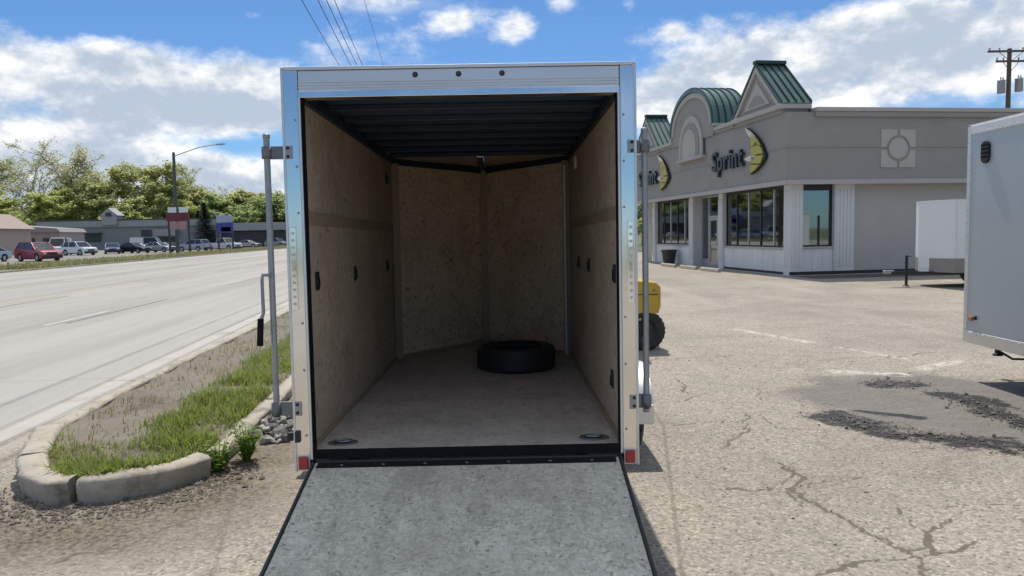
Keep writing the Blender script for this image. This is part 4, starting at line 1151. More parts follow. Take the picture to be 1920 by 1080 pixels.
        for s in (-1, 1):
            e0 = Vector((0, yc + s * (hw + .08), z1 - .01)); e1 = Vector((0, yc, zp))
            up = Vector((0, s * (e1.z - e0.z), abs(e0.y - e1.y))).normalized() * .05
            x0 = -OV - .14
            sl = MB().prism([(x0, e0.y, e0.z), (x0, e1.y, e1.z), (x0, e1.y, e1.z + up.z), (x0, e0.y + up.y, e0.z + up.z)], (dep + .22, 0, 0)).build('roof_slope', M['seam_roof'], T)
            n = 4
            for k in range(n + 1):
                xx = x0 + .02 + (dep + .14) * k / n
                MB().prism([(xx, e0.y + up.y, e0.z + up.z), (xx, e1.y, e1.z + up.z), (xx, e1.y, e1.z + up.z + .075), (xx, e0.y + up.y * 2, e0.z + up.z + .075)], (.045, 0, 0)).build('standing_seam', M['seam_roof_cap'], sl)
        box('ridge_cap', (-OV - .15, yc - .14, zp + .03), (-OV + dep + .09, yc + .14, zp + .15), M['seam_roof_cap'], T, .01)
        # raking moulding
        for s in (-1, 1):
            MB().prism([(-OV - .12, yc + s * (hw - .02), z1), (-OV - .12, yc, zp - .08), (-OV - .12, yc, zp - .27), (-OV - .12, yc + s * (hw - .24), z1)], (.085, 0, 0)).build('raking_moulding', M['stucco_lt'], T)
    gable(1.76, 1.80, 5.78, 7.66, .95)
    gable(14.04, 1.80, 5.78, 7.66, .95)
    # arched centre: barrel top, recessed lunette
    yc, hw, zs = 7.90, 2.36, 6.12
    box('arch_base', (-OV - .08, yc - hw, FT), (-OV + 1.25, yc + hw, zs), M['stucco'], T)
    for s in (-1, 1):
        a, b_ = sorted((yc + s * hw, yc + s * (hw + .10)))
        box('arch_impost', (-OV - .14, a, zs - .12), (-OV + 1.3, b_, zs + .0), M['stucco_lt'], T, .015)
    N = 28
    def arc(r, rz, x, n=N): return [(x, yc + r * math.cos(math.pi * k / n), zs + rz * math.sin(math.pi * k / n)) for k in range(n + 1)]
    MB().prism(arc(hw, 1.66, -OV - .08), (1.33, 0, 0)).build('arch_body', M['stucco'], T)
    o_ = arc(hw + .10, 1.80, -OV - .20); i_ = arc(hw + .005, 1.67, -OV - .20)
    sl = MB()
    for k in range(N):
        sl.prism([o_[k], o_[k + 1], i_[k + 1], i_[k]], (1.60, 0, 0))
    sl = sl.build('barrel_roof', M['seam_roof'], T)
    for q in range(6):
        sm = MB(); xx = -OV - .19 + 1.53 * q / 5
        oo = arc(hw + .16, 1.865, xx); ii = arc(hw + .101, 1.805, xx)
        for k in range(N): sm.prism([oo[k], oo[k + 1], ii[k + 1], ii[k]], (.045, 0, 0))
        sm.build('standing_seam', M['seam_roof_cap'], sl)
    am = MB(); oo = arc(hw - .02, 1.64, -OV - .15); ii = arc(hw - .26, 1.42, -OV - .15)
    for k in range(N): am.prism([oo[k], oo[k + 1], ii[k + 1], ii[k]], (.0695, 0, 0))
    am.build('arch_moulding', M['stucco_lt'], T)
    # lunette: half-round window motif
    def lun(r, x, z0, d, nm, mt):
        pts = [(x, yc + r * math.cos(math.pi * k / 20), z0 + r * 1.05 * math.sin(math.pi * k / 20)) for k in range(21)] + [(x, yc - r, z0 - .45), (x, yc + r, z0 - .45)]
        return MB().prism(pts, (d, 0, 0)).build(nm, mt, T)
    lun(1.35, -OV - .15, 5.36, .0695, 'lunette_frame', M['stucco_lt'])
    lun(1.06, -OV - .185, 5.36, .0345, 'lunette_field', M['stucco'])
    lun(.78, -OV - .215, 5.36, .0295, 'lunette_panel', M['stucco_lt'])
    box('lunette_sill', (-OV - .24, yc - 1.48, 4.80), (-OV - .001, yc + 1.48, 4.92), M['stucco_lt'], T, .02)
    # emblem on the side fascia: four tiles round a disc
    ex, ez = 3.86, 4.39; yf = -OV
    for sx in (-1, 1):
        for sz in (-1, 1):
            pts = [(ex + sx * .05, yf - .03, ez + sz * .66), (ex + sx * .66, yf - .03, ez + sz * .66), (ex + sx * .66, yf - .03, ez + sz * .05), (ex + sx * .46, yf - .03, ez + sz * .05)]
            for q in np.linspace(6, 84, 8): pts.append((ex + sx * .46 * math.cos(R(q)), yf - .03, ez + sz * .46 * math.sin(R(q))))
            pts.append((ex + sx * .05, yf - .03, ez + sz * .46))
            MB().prism(pts, (0, .0295, 0)).build('emblem_tile', M['stucco_lt'], T)
    MB().prism([(ex + .36 * math.cos(q), yf - .035, ez + .36 * math.sin(q)) for q in np.linspace(0, 2 * math.pi, 33)[:-1]], (0, .0345, 0)).build('emblem_disc', M['stucco_lt'], T)
    return T
STORE = store()
def store_pt(x, y, z):
    a = R(8.5)
    return (9.77 + x * math.cos(a) - y * math.sin(a), 26.04 + x * math.sin(a) + y * math.cos(a), z)

# ---- shop signs: dark channel letters and a yellow winged mark
def text_mesh(body, size, depth, spacing=1.0, bold=0.0):
    cu = bpy.data.curves.new('lettering', 'FONT'); cu.body = body; cu.size = size; cu.extrude = depth / 2; cu.space_character = spacing; cu.offset = bold; cu.resolution_u = 3
    ob = bpy.data.objects.new('lettering', cu); C.objects.link(ob)
    bpy.context.view_layer.update()
    me = bpy.data.meshes.new_from_object(ob.evaluated_get(bpy.context.evaluated_depsgraph_get()))
    bpy.data.objects.remove(ob)
    return me
def shop_sign(y_start, label, length):
    # local frame of the sign: x to the reader's right, y up, z out of the wall
    T = thing('shop_sign', label, 'sign', store_pt(-.345, y_start, 4.10))
    T.rotation_euler = (R(90), 0, R(8.5) - R(90))
    x = 0
    widths = []
    for ch in 'Sprint':
        me = text_mesh(ch, 1.0, .12, bold=.012)
        xs = [v.co.x for v in me.vertices]; w = max(xs) - min(xs); mn = min(xs)
        for v in me.vertices: v.co.x -= mn
        widths.append((ch, me, w))
    total = sum(w for _, _, w in widths) + .085 * 5
    k = length / total
    for ch, me, w in widths:
        me.materials.clear(); me.materials.append(M['sign_letter'])
        o = bpy.data.objects.new('letter', me); C.objects.link(o); o.parent = T
        o.scale = (k, 1.12, 1); o.location = (x, 0, .06)
        x += (w + .085) * k
    # mark: a pointed wing of curved blades opening to the left
    x0 = length + .10
    def blade(pts, nm, mat, z0, d):
        return MB().prism([(x0 + a, b, z0) for a, b in pts], (0, 0, d)).build(nm, mat, T)
    outer = [(.18, 1.38), (.62, 1.18), (1.05, .92), (1.42, .60), (1.66, .26), (1.70, .18), (1.62, .06), (1.34, -.14), (.95, -.30), (.52, -.40), (.58, -.14), (.60, .08), (.58, .32), (.54, .62), (.42, .98), (.28, 1.20)]
    blade(outer, 'mark_backing', M['sign_return'], .0, .10)
    blades = [[(.18, 1.38), (.62, 1.18), (.96, .96), (.58, .96), (.32, 1.18)],
              [(.72, 1.08), (1.12, .84), (1.36, .60), (.68, .60), (.56, .90)],
              [(1.02, .78), (1.40, .52), (1.58, .28), (.66, .30), (.66, .56)],
              [(.66, .26), (1.58, .22), (1.36, -.06), (.66, .0)],
              [(.66, -.04), (1.30, -.10), (.96, -.26), (.58, -.36), (.62, -.14)]]
    for i, b_ in enumerate(blades):
        blade(b_, 'mark_blade', M['sign_cream'] if i == 0 else M['sign_yellow'], .101, .05)
    blade([(.10, .22), (.50, .30), (1.0, .28), (1.0, .16), (.50, .08)], 'mark_tail', M['sign_cream'], .101, .05)
    return T
shop_sign(5.58, 'lettered shop sign with yellow wing mark beneath the near green gable', 2.85)
shop_sign(15.25, 'lettered shop sign with yellow wing mark beneath the far gable', 2.85)

# posters inside the shop windows
def poster(y, z0, z1, w, label):
    T = thing('window_poster', label, 'poster', store_pt(.30, y, z0), (0, 0, R(8.5)))
    h = z1 - z0
    box('poster_sheet', (0, -w / 2, 0), (.012, w / 2, h), M['poster_white'], T)
    box('poster_print', (-.004, -w / 2 + .06, h * .38), (-.0005, w / 2 - .06, h * .58), M['poster_blue'], T)
    box('poster_print', (-.004, -w / 2 + .12, h * .70), (-.0005, w / 2 - .12, h * .80), M['poster_blue'], T)
poster(2.35, 1.15, 2.35, .70, 'white and blue poster in the window nearest the corner')
poster(11.6, 1.2, 2.2, .70, 'pale poster in the far shop window beyond the door')

# planter by the far window, concrete wheel stops along the front
pl = thing('planter_tub', 'dark planter tub on the pavement below the far shop window', 'planter', store_pt(-.42, 10.7, .012))
MB().lathe([(.0, .01), (.22, .01), (.22, .0), (.27, .05), (.36, .62), (.40, .64), (.40, .72), (.35, .72), (.33, .60), (.0, .60)], n=24).build('tub', simple('dark_planter', (.05, .05, .052), .7), pl)
MB().lathe([(.0, .64), (.33, .61)], n=24).build('planter_soil', M['soil'], pl)
def wheel_stop(y, label, x=-1.1):
    p = store_pt(x, y, 0)
    mb = MB().prism([(-.09, -.9, 0), (.09, -.9, 0), (.075, -.9, .09), (.04, -.9, .13), (-.04, -.9, .13), (-.075, -.9, .09)], (0, 1.8, 0))
    o = mb.build('wheel_stop', M['kerb'], None, .01); o.location = p; o.rotation_euler = (0, 0, R(8.5))
    tag(o, label, 'wheel stop', 'wheel stops along the store front')
wheel_stop(8.9, 'concrete wheel stop in front of the far end of the entrance')
wheel_stop(6.5, 'concrete wheel stop directly before the store doors')
wheel_stop(4.2, 'concrete wheel stop nearest the store corner, below the big window')

st = MB().add([(0.0, -1.75, 0), (14.5, -1.75, 0), (14.5, -.11, 0), (0.0, -.11, 0)], [(0, 1, 2, 3)]).build('painted_shade_strip', M['wall_shade'])  # dark sheet added to deepen the store's cast shadow along the side wall
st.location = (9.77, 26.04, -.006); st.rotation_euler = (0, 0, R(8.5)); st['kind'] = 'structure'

# ================================================================== ISLAND PLANTS AND STONES
def blades(points, name, mats, lo, hi, wid=.006, lean=.5, label=None, cat=None, parent=None, kind=None):
    """points: (x, y, z, scale); three-sided bent blades, one mesh"""
    vs, fs, mi = [], [], []
    for (x, y, z, sc) in points:
        h = random.uniform(lo, hi) * sc; a = random.uniform(0, 6.283); l = random.uniform(.1, lean) * h
        dx, dy = math.cos(a), math.sin(a); w = wid * random.uniform(.7, 1.4)
        px, py = -dy * w, dx * w
        o = len(vs)
        vs += [(x - px, y - py, z), (x + px, y + py, z), (x + dx * l * .35 + px * .8, y + dy * l * .35 + py * .8, z + h * .6), (x + dx * l * .35 - px * .8, y + dy * l * .35 - py * .8, z + h * .6), (x + dx * l, y + dy * l, z + h)]
        fs += [(o, o + 1, o + 2, o + 3), (o + 3, o + 2, o + 4)]
        k = 0 if len(mats) == 1 else (1 if random.random() < .22 else 0)
        mi += [k, k]
    me = bpy.data.meshes.new(name); me.from_pydata(vs, [], fs)
    for m_ in mats: me.materials.append(m_)
    me.polygons.foreach_set('material_index', mi); me.update()
    o = bpy.data.objects.new(name, me); C.objects.link(o)
    if parent: o.parent = parent
    if label: tag(o, label, cat, None, kind)
    return o
pts = []
while len(pts) < 26000:
    y = 4.68 + random.random() ** 1.6 * 15
    xl, xr = island_edges(y)
    f = random.random(); x = xl + .09 + (xr - xl - .17) * f
    # green on the lot side and round the tip; a bare trodden band by the road
    dens = 1.0 if f > .66 else max(.0, (f - .44) / .22) ** 1.7
    if y < 5.5: dens = max(dens * .8, .30)
    cl = mnoise.noise(Vector((x * 2.2, y * 2.2, 5)))
    dens *= max(.06, min(1, .50 + 1.5 * cl))
    if random.random() < max(dens, .015):
        pts.append((x, y, .085, .55 + .75 * dens * random.random() + .25 * max(cl, 0)))
blades(pts, 'island_grass', [M['grass'], M['grass_dry']], .04, .155, .005, .9, 'patchy green grass growing along the lot side of the kerbed island', 'grass', kind='stuff')
pts = []
while len(pts) < 6500:
    y = 4.68 + random.random() ** 1.4 * 18
    xl, xr = island_edges(y); f = random.random(); x = xl + .08 + (xr - xl - .16) * f
    cl = mnoise.noise(Vector((x * 1.6, y * 1.6, 17)))
    if random.random() < max(.04, .35 + 1.0 * cl) * (1.2 if y < 5.6 else (.25 + .6 * f)):
        pts.append((x, y, .08, 1))
blades(pts, 'dry_grass', [M['grass_dry']], .02, .10, .0035, 1.9, 'dry straw-coloured grass scattered over the kerbed island', 'grass', kind='stuff')
# grass on the far verge
pts = []
for k in range(9000):
    yy = random.uniform(48, 150); xx = random.uniform(-26.3, -21.1)
    c_, s_ = math.cos(ROAD_ROT), math.sin(ROAD_ROT)
    pts.append((-3.49 + xx * c_ - yy * s_, xx * s_ + yy * c_, .0, 1))
blades(pts, 'verge_grass', [M['grass_dry'], M['grass']], .15, .40, .05, .6, 'rough yellow-green grass on the verge across the road', 'grass', kind='stuff')

def weed(x, y, n, hgt, label):
    T = thing('weed_clump', label, 'weed', (x, y, 0.0))
    lf = MB(); st = MB()
    for k in range(n):
        a = random.uniform(0, 6.283); h = hgt * random.uniform(.45, 1.0); r = random.uniform(.03, .16)
        tip = Vector((math.cos(a) * r, math.sin(a) * r, h)); base = Vector((math.cos(a) * .02, math.sin(a) * .02, 0))
        st.tube([base, base.lerp(tip, .5) + Vector((0, 0, .02)), tip], [.004, .003, .0015], 4, False)
        for q in range(7):
            p = base.lerp(tip, .2 + .8 * q / 6); b = random.uniform(0, 6.283); l = random.uniform(.03, .065)
            d = Vector((math.cos(b), math.sin(b), random.uniform(-.2, .5))) * l; sd = Vector((-math.sin(b), math.cos(b), 0)) * l * .28
            lf.add([p, p + d * .5 + sd, p + d, p + d * .5 - sd], [(0, 1, 2, 3)])
    st.build('stem', M['weed'], T); lf.build('leaves', M['weed'], T)
weed(-2.0, 5.42, 34, .30, 'bushy green weed growing where the island kerb is broken')
weed(-2.12, 5.18, 22, .26, 'smaller straggly weed at the end of the rounded island kerb')

# broken stones heaped beside the trailer
def rock_mesh(seed):
    bm = bmesh.new(); bmesh.ops.create_icosphere(bm, subdivisions=1, radius=1.0)
    r_ = random.Random(seed)
    for v in bm.verts:
        v.co *= r_.uniform(.70, 1.15); v.co.z *= .72; v.co.x *= 1.15
    me = bpy.data.meshes.new('broken_stone'); bm.to_mesh(me); bm.free(); return me
ROCKS = []
for k in range(6):
    me = rock_mesh(k); me.materials.append(M['stone'] if k % 4 else M['stone_dark']); ROCKS.append(me)
for k in range(150):
    a = random.uniform(0, 6.283); q = random.random() ** .6
    x = -2.07 + math.cos(a) * q * .27; y = 6.50 + math.sin(a) * q * .66
    x -= (y - 6.48) * .16
    s_ = random.choice((.016, .022, .029, .036, .048)) * random.uniform(.8, 1.2)
    o = bpy.data.objects.new('broken_stone', ROCKS[k % 6]); C.objects.link(o)
    o.location = (x, y, s_ * .45 + max(0, .10 * (1 - q * 1.3)) * random.random()); o.scale = (s_ * random.uniform(.8, 1.4), s_, s_ * random.uniform(.6, 1.0)); o.rotation_euler = (random.uniform(0, 6), random.uniform(-.5, .5), random.uniform(0, 6))
    tag(o, 'broken stone in the small heap between the island and the open trailer', 'stone', 'broken stones heaped beside the trailer')

# ================================================================== ACROSS THE ROAD
def road_pt(x, y):
    c_, s_ = math.cos(ROAD_ROT), math.sin(ROAD_ROT)
    return (-3.49 + x * c_ - y * s_, x * s_ + y * c_)
M['car_glass'] = simple('car_glass', (0.02, 0.025, 0.03), 0.08, 0, 0.1, 2, spec=0.7)
M['head_lens'] = simple('headlamp_lens', (0.70, 0.72, 0.74), 0.12, 0.2, 0.1, 9)
M['plastic_black'] = simple('bumper_plastic', (0.03, 0.03, 0.032), 0.6)
def car(kind, col, label, px, py, heading, metal=.2):
    """local frame: +X front, Z up"""
    D = dict(suv=(4.6, 1.86, 1.72, .36, 1.78, 1.05), sedan=(4.65, 1.80, 1.45, .33, 1.78, .93), pickup=(5.5, 1.95, 1.85, .40, 1.85, 1.12), van=(5.3, 1.98, 2.25, .36, 1.95, 1.15))[kind]
    L, Wd, H, r, wb, belt = D
    T = thing('parked_car', label, 'car', (px, py, -.008), (0, 0, heading), 'vehicles parked across the road')
    paint = car_paint('car_paint', col, metal)
    h = L / 2; fx, rx = h - .88, -h + .95
    gc = .22
    def arch(cx):
        return [(cx + (r + .07) * math.cos(R(q)), r + (r + .07) * math.sin(R(q))) for q in np.linspace(-20, 200, 9)]
    if kind == 'pickup':
        top = [(h - .02, .62), (h - .10, 1.0), (h - .35, 1.10), (h - 1.35, 1.16), (-h + .06, 1.14), (-h, .65)]
        gh = [(h - 1.45, 1.15), (h - 2.05, H - .05), (h - 2.25, H), (h - 3.25, H - .02), (h - 3.45, 1.15)]
    elif kind == 'suv':
        top = [(h - .02, .60), (h - .10, .88), (h - .40, .98), (h - 1.20, 1.06), (-h + .05, 1.08), (-h, .62)]
        gh = [(h - 1.15, 1.05), (h - 1.95, H - .06), (h - 2.3, H), (-h + .55, H - .05), (-h + .12, 1.07)]
    elif kind == 'van':
        top = [(h - .02, .62), (h - .10, 1.0), (h - .75, 1.16), (h - .80, 1.17), (-h + .03, 1.17), (-h, .6)]
        gh = [(h - .78, 1.16), (h - 1.45, H - .1), (h - 1.8, H), (-h + .15, H - .02), (-h + .04, 1.16)]
    else:
        top = [(h - .02, .55), (h - .12, .72), (h - .50, .84), (h - 1.35, .95), (-h + .55, .98), (-h + .08, .92), (-h, .60)]
        gh = [(h - 1.30, .94), (h - 2.15, H - .04), (h - 2.5, H), (-h + 1.55, H - .02), (-h + .60, .97)]
    prof = [(h - .05, gc + .05)] + top + [(-h + .04, gc + .08)] + arch(rx)[::-1] + arch(fx)[::-1]
    mb = MB(); n = len(prof)
    sec = [(-1, .94, 0), (-1, 1, .0), (1, 1, 0), (1, .94, 0)]
    ys = [-Wd / 2, Wd / 2]
    def yin(z): return max(0, z - .75) * .16
    vs = [(x, -Wd / 2 + yin(z), z) for x, z in prof] + [(x, Wd / 2 - yin(z), z) for x, z in prof]
    mb.add(vs, [tuple(range(n)), tuple(range(n, 2 * n))[::-1]] + [(i, (i + 1) % n, n + (i + 1) % n, n + i) for i in range(n)])
    mb.build('body', paint, T, .03)
    m = len(gh); zb = gh[0][1]
    def gin(z): return yin(zb) + .02 + (z - zb) / (H - zb) * .17
    vs = [(x, -Wd / 2 + gin(z), z) for x, z in gh] + [(x, Wd / 2 - gin(z), z) for x, z in gh]
    MB().add(vs, [tuple(range(m)), tuple(range(m, 2 * m))[::-1]] + [(i, (i + 1) % m, m + (i + 1) % m, m + i) for i in range(m)]).build('windows', M['car_glass'], T, .02)
    # roof panel and pillars in body colour
    rf = MB().prism([(gh[1][0] - .05, -Wd / 2 + gin(H) - .005, H - .045), (gh[2][0], -Wd / 2 + gin(H) - .015, H + .012), (gh[3][0] + .0, -Wd / 2 + gin(H) - .015, H + .004), (gh[3][0] - .06, -Wd / 2 + gin(H) - .005, H - .05)], (0, Wd - 2 * gin(H) + .02, 0)).build('roof', paint, T, .015)
    xs_ = [(gh[0], gh[1]), (gh[4], gh[3])]
    mid = (gh[1][0] + gh[3][0]) / 2
    xs_.append(((mid - .05, zb), (mid - .12, H)))
    if kind in ('suv', 'van'): xs_.append(((mid - 1.05, zb), (mid - 1.02, H)))
    for (a, b) in xs_:
        for s in (-1, 1):
            MB().tube([(a[0], s * (Wd / 2 - gin(a[1]) + .004), a[1]), (b[0], s * (Wd / 2 - gin(b[1]) + .004), b[1])], .045, 6).build('pillar', paint, T)
    if kind == 'van':
        for s in (-1, 1):
            a, b = sorted((s * (Wd / 2 - .04), s * (Wd / 2 - .26)))
            box('cargo_panel', (-h + .12, a, zb + .02), (mid + .1, b + .0, H - .1), paint, T, .03)
    for x in (fx, rx):
        for s in (-1, 1):
            w_ = wheel(T, 0, 0, r, .22, 1, M['tyre'], M['rim'])
            w_.location = (x, s * (Wd / 2 - .10), r); w_.rotation_euler = (0, 0, R(90) * s)
    for s in (-1, 1):
        hz = top[0][1] + .12
        MB().box((h - .20, s * (Wd / 2 - .30) - .17, hz - .07), (h - .035, s * (Wd / 2 - .30) + .17, hz + .07)).build('headlight', M['head_lens'], T, .02)
        MB().box((-h - .008, s * (Wd / 2 - .22) - .12, .74), (-h + .10, s * (Wd / 2 - .22) + .12, .98 if kind != 'sedan' else .88)).build('tail_light', M['red_lens'], T, .015)
        MB().box((gh[0][0] - .40, s * (Wd / 2 + .02) - .09, zb + .02), (gh[0][0] - .28, s * (Wd / 2 + .02) + .09, zb + .16)).build('mirror', paint, T, .02)
        MB().box((rx + r + .08, s * (Wd / 2 - .005) - .02, gc - .02), (fx - r - .08, s * (Wd / 2 - .005) + .02, gc + .10)).build('side_sill', M['plastic_black'], T, .01)
    box('front_bumper', (h - .10, -Wd / 2 + .08, .28), (h + .03, Wd / 2 - .08, .50), M['plastic_black'], T, .03)
    box('rear_bumper', (-h - .03, -Wd / 2 + .08, .30), (-h + .10, Wd / 2 - .08, .54), M['plastic_black'], T, .03)
    box('grille', (h - .03, -.45, .56), (h + .005, .45, .74), M['plastic_black'], T, .01)
CARS = [('sedan', (.42, .50, .56), 'pale blue sedan cut off by the left edge across the road', -47.6, 67.0, R(-95), .4),
        ('suv', (.36, .035, .045), 'red sport utility car parked nearest the road', -42.8, 67.2, R(-30), .2),
        ('van', (.74, .75, .76), 'tall white van behind the red car', -58.6, 96.5, R(-70), 0),
        ('suv', (.72, .73, .74), 'white sport utility car parked right of the red one', -54.4, 93.5, R(-25), 0),
        ('sedan', (.06, .09, .20), 'dark blue sedan between the white and the black cars', -54.0, 100.5, R(-60), .3),
        ('sedan', (.025, .027, .032), 'black sedan parked mid row across the road', -52.0, 102.6, R(-20), .2),
        ('sedan', (.52, .54, .56), 'silver sedan right of the black car', -50.2, 106.0, R(-15), .5),
        ('van', (.66, .67, .70), 'white van standing against the long grey building', -58.5, 120.0, R(10), 0),
        ('suv', (.48, .50, .54), 'silver sport utility car just right of the lamp post', -46.6, 109.2, R(165), .5),
        ('pickup', (.66, .68, .70), 'pale pickup nosing out beyond the silver car', -43.2, 111.8, R(-25), .2),
        ('sedan', (.42, .40, .36), 'beige car parked under the trees beside the white canopy', -50.2, 142.0, R(-10), .3),
        ('suv', (.30, .31, .30), 'grey car last in the row beneath the white canopy', -46.0, 146.0, R(-20), .3)]
for c in CARS: car(*c)

# ---- long low building with shop fronts
M['mall_wall'] = simple('grey_mall_wall', (.27, .275, .285), .85, 0, .08, .3)
M['mall_band'] = simple('pale_mall_band', (.36, .36, .365), .8, 0, .06, .3)
M['mall_dark'] = simple('dark_mall_roof', (.07, .065, .07), .8, 0, .1, .3)
M['mall_window'] = simple('dark_shop_glass', (.035, .05, .05), .12, 0, .3, .5)
def mall():
    T = thing('strip_mall', 'long low grey commercial building behind the parked cars', 'building', (-96.0, 151.0, 0), (0, 0, R(2)))
    Lm = 36.5
    n = 9
    for k in range(n):
        w = Lm / n
        box('wall_bay', (k * w + .01, 0, -.1), ((k + 1) * w - .01, .4, 4.6), M['mall_wall'], T)
        box('fascia_bay', (k * w + .01, -.35, 4.6), ((k + 1) * w - .01, .4, 5.9), M['mall_band'], T)
    box('side_wall', (0, .4, -.1), (.4, 18, 5.8), M['mall_wall'], T); box('side_wall', (Lm - .4, .4, -.1), (Lm, 18, 5.8), M['mall_wall'], T)
    box('rear_wall', (.4, 17.6, -.1), (Lm - .4, 18, 5.8), M['mall_wall'], T)
    box('roof_deck', (0, .41, 5.6), (Lm, 18, 5.75), M['mall_dark'], T)
    box('parapet_cap', (-.2, -.45, 5.9), (Lm + .2, .5, 6.12), M['mall_dark'], T, .03)
    for (x, w, z0, z1) in ((2.0, 2.6, .1, 2.9), (6.4, 2.0, .1, 2.8), (9.4, 3.2, 1.6, 3.2), (20.6, 2.1, .2, 3.9), (23.6, 4.4, 1.4, 2.3), (33.2, 2.4, .2, 3.6)):
        f = box('window', (x, -.06, z0), (x + w, -.002, z1), M['dark_frame'], T)
        for q in range(2):
            box('pane', (x + .1 + q * (w / 2), -.075, z0 + .1), (x + w / 2 - .05 + q * (w / 2), -.061, z1 - .1), M['mall_window'], f)
    sb = box('sign_board', (23.2, -.50, 2.6), (28.4, -.36, 4.0), M['mall_band'], T)
    box('awning', (9.2, -1.2, 3.25), (12.9, -.01, 3.45), M['mall_dark'], T)
    # little peaked entrance tower
    box('tower', (13.2, -.8, 5.0), (16.2, 2.0, 6.9), M['mall_band'], T)
    MB().prism([(12.9, -.9, 6.9), (16.5, -.9, 6.9), (14.7, -.9, 8.4)], (0, 3.2, 0)).build('tower_gable', M['mall_band'], T)
    box('tower_louvre', (14.1, -.94, 6.7), (15.3, -.905, 7.5), M['mall_dark'], T)
    # lower dark wing to the right
    box('wing_wall', (Lm + .01, 1.0, -.1), (Lm + 16, 14, 3.6), M['mall_dark'], T)
    box('wing_fascia', (Lm + .01, .4, 3.4), (Lm + 13, 1.0, 5.0), M['mall_band'], T)
    return T
mall()
def gabled_shop():
    T = thing('gabled_shop', 'tan shop with a pitched roof at the far left behind the cars', 'building', (-80.5, 100.0, 0), (0, 0, R(6)))
    tan = simple('tan_shop_wall', (.42, .35, .285), .85, 0, .08, .4)
    box('wall', (0, 0, -.1), (10.5, 9, 3.7), tan, T)
    MB().prism([(-.4, -.8, 3.7), (11.0, -.8, 3.7), (7.6, -.8, 5.9), (-.4, -.8, 6.4)], (0, 10.2, 0)).build('roof', simple('tan_shingle_roof', (.36, .29, .245), .9, 0, .12, 1.2), T)
    box('fascia', (-.42, -.86, 3.45), (11.02, -.81, 3.75), M['mall_band'], T)
    for k in range(4):
        f = box('window', (.8 + k * 2.5, -.06, .5), (2.6 + k * 2.5, -.002, 2.8), M['dark_frame'], T)
        box('pane', (.9 + k * 2.5, -.075, .6), (2.5 + k * 2.5, -.061, 2.7), M['mall_window'], f)
    box('dark_awning', (-.2, -1.8, 2.85), (8.2, -.87, 3.1), M['mall_dark'], T)
gabled_shop()
def low_shed():
    T = thing('low_shed', 'low tan annexe between the pitched shop and the grey building', 'building', (-81.0, 118.0, 0), (0, 0, R(5)))
    box('wall', (0, 0, -.1), (9.0, 8, 3.3), simple('annexe_wall', (.36, .32, .30), .85), T)
    MB().prism([(-.3, -.4, 3.3), (9.3, -.4, 3.3), (8.8, -.4, 3.9), (.2, -.4, 4.6)], (0, 8.8, 0)).build('roof', simple('annexe_roof', (.30, .275, .265), .9), T)
    for k in range(3):
        box('window', (.8 + k * 2.8, -.05, .9), (2.4 + k * 2.8, -.002, 2.4), M['mall_window'], T)
low_shed()
def canopy():
    T = thing('fuel_canopy', 'small flat white canopy on posts at the tree line', 'canopy', (-61.2, 166, 0), (0, 0, R(8)))
    box('canopy_deck', (0, 0, 2.55), (5.4, 4, 3.25), M['poster_white'], T, .03)
    for x in (.5, 4.9):
        for y in (.5, 3.5):
            box('post', (x - .1, y - .1, -.1), (x + .1, y + .1, 2.55), M['mall_band'], T)
canopy()

# ---- street lamp, roadside signs
def street_lamp():
    T = thing('street_lamp', 'dark roadside pole with a long lamp arm reaching over the road', 'street lamp', (-42.2, 94, 0))
    MB().tube([(0, 0, -.05), (0, 0, 6), (.08, 0, 12.65)], [.26, .22, .17], 12).build('pole', M['galv_pole'], T)
    MB().tube([(.05, -.1, 12.1), (1.2, -.1, 12.5), (3.2, -.1, 13.15), (5.0, -.1, 13.45), (5.6, -.1, 13.5)], [.06, .06, .055, .05, .045], 8).build('lamp_arm', M['trim_grey'], T)
    hd = MB().prism([(5.5, -.28, 13.44), (6.6, -.24, 13.48), (6.6, .04, 13.48), (5.5, .08, 13.44)], (0, 0, .14)).build('lamp_head', M['trim_grey'], T, .04)
    MB().lathe([(0, -.08), (.12, -.05), (.14, 0)], tr(6.1, -.1, 13.45), 12).build('lamp_lens', M['white_plastic'], hd)
street_lamp()
def pylon_sign(name, label, x, y, boards, postx, hgt):
    T = thing(name, label, 'sign', (x, y, 0))
    for p in postx: box('post', (p - .10, -.1, -.05), (p + .10, .1, hgt), M['mall_dark'], T)
    for (x0, x1, z0, z1, m_) in boards:
        b = box('sign_panel', (x0, -.28, z0), (x1, -.101, z1), m_, T, .02)
    return T
rd = simple('sign_maroon', (.16, .03, .05), .5, 0, .2, 1); pk = simple('sign_faded_pink', (.42, .25, .25), .5, 0, .2, 1.5); wh = M['poster_white']
pylon_sign('pylon_sign', 'maroon pylon sign with two white caps beside the lamp post', -40.35, 90.5,
           [(-1.15, -.18, 5.0, 5.62, wh), (.22, 1.25, 5.0, 5.62, wh), (-1.35, 1.35, 3.95, 4.95, rd), (-1.0, -.05, 2.95, 3.9, pk), (.05, 1.0, 2.95, 3.9, pk)], (-1.2, 1.2), 4.9)
bl = simple('sign_blue', (.05, .07, .28), .5, 0, .2, 1); bl2 = simple('sign_pale_blue', (.40, .44, .58), .5, 0, .15, 1)
pylon_sign('pylon_sign', 'blue and pale pylon sign in front of the dark conifer', -40.3, 105,
           [(-1.1, 1.1, 4.05, 5.0, bl2), (-1.2, 1.2, 2.55, 3.95, bl), (-.5, .9, 2.75, 3.4, bl2)], (-1.0, 1.0), 2.6)

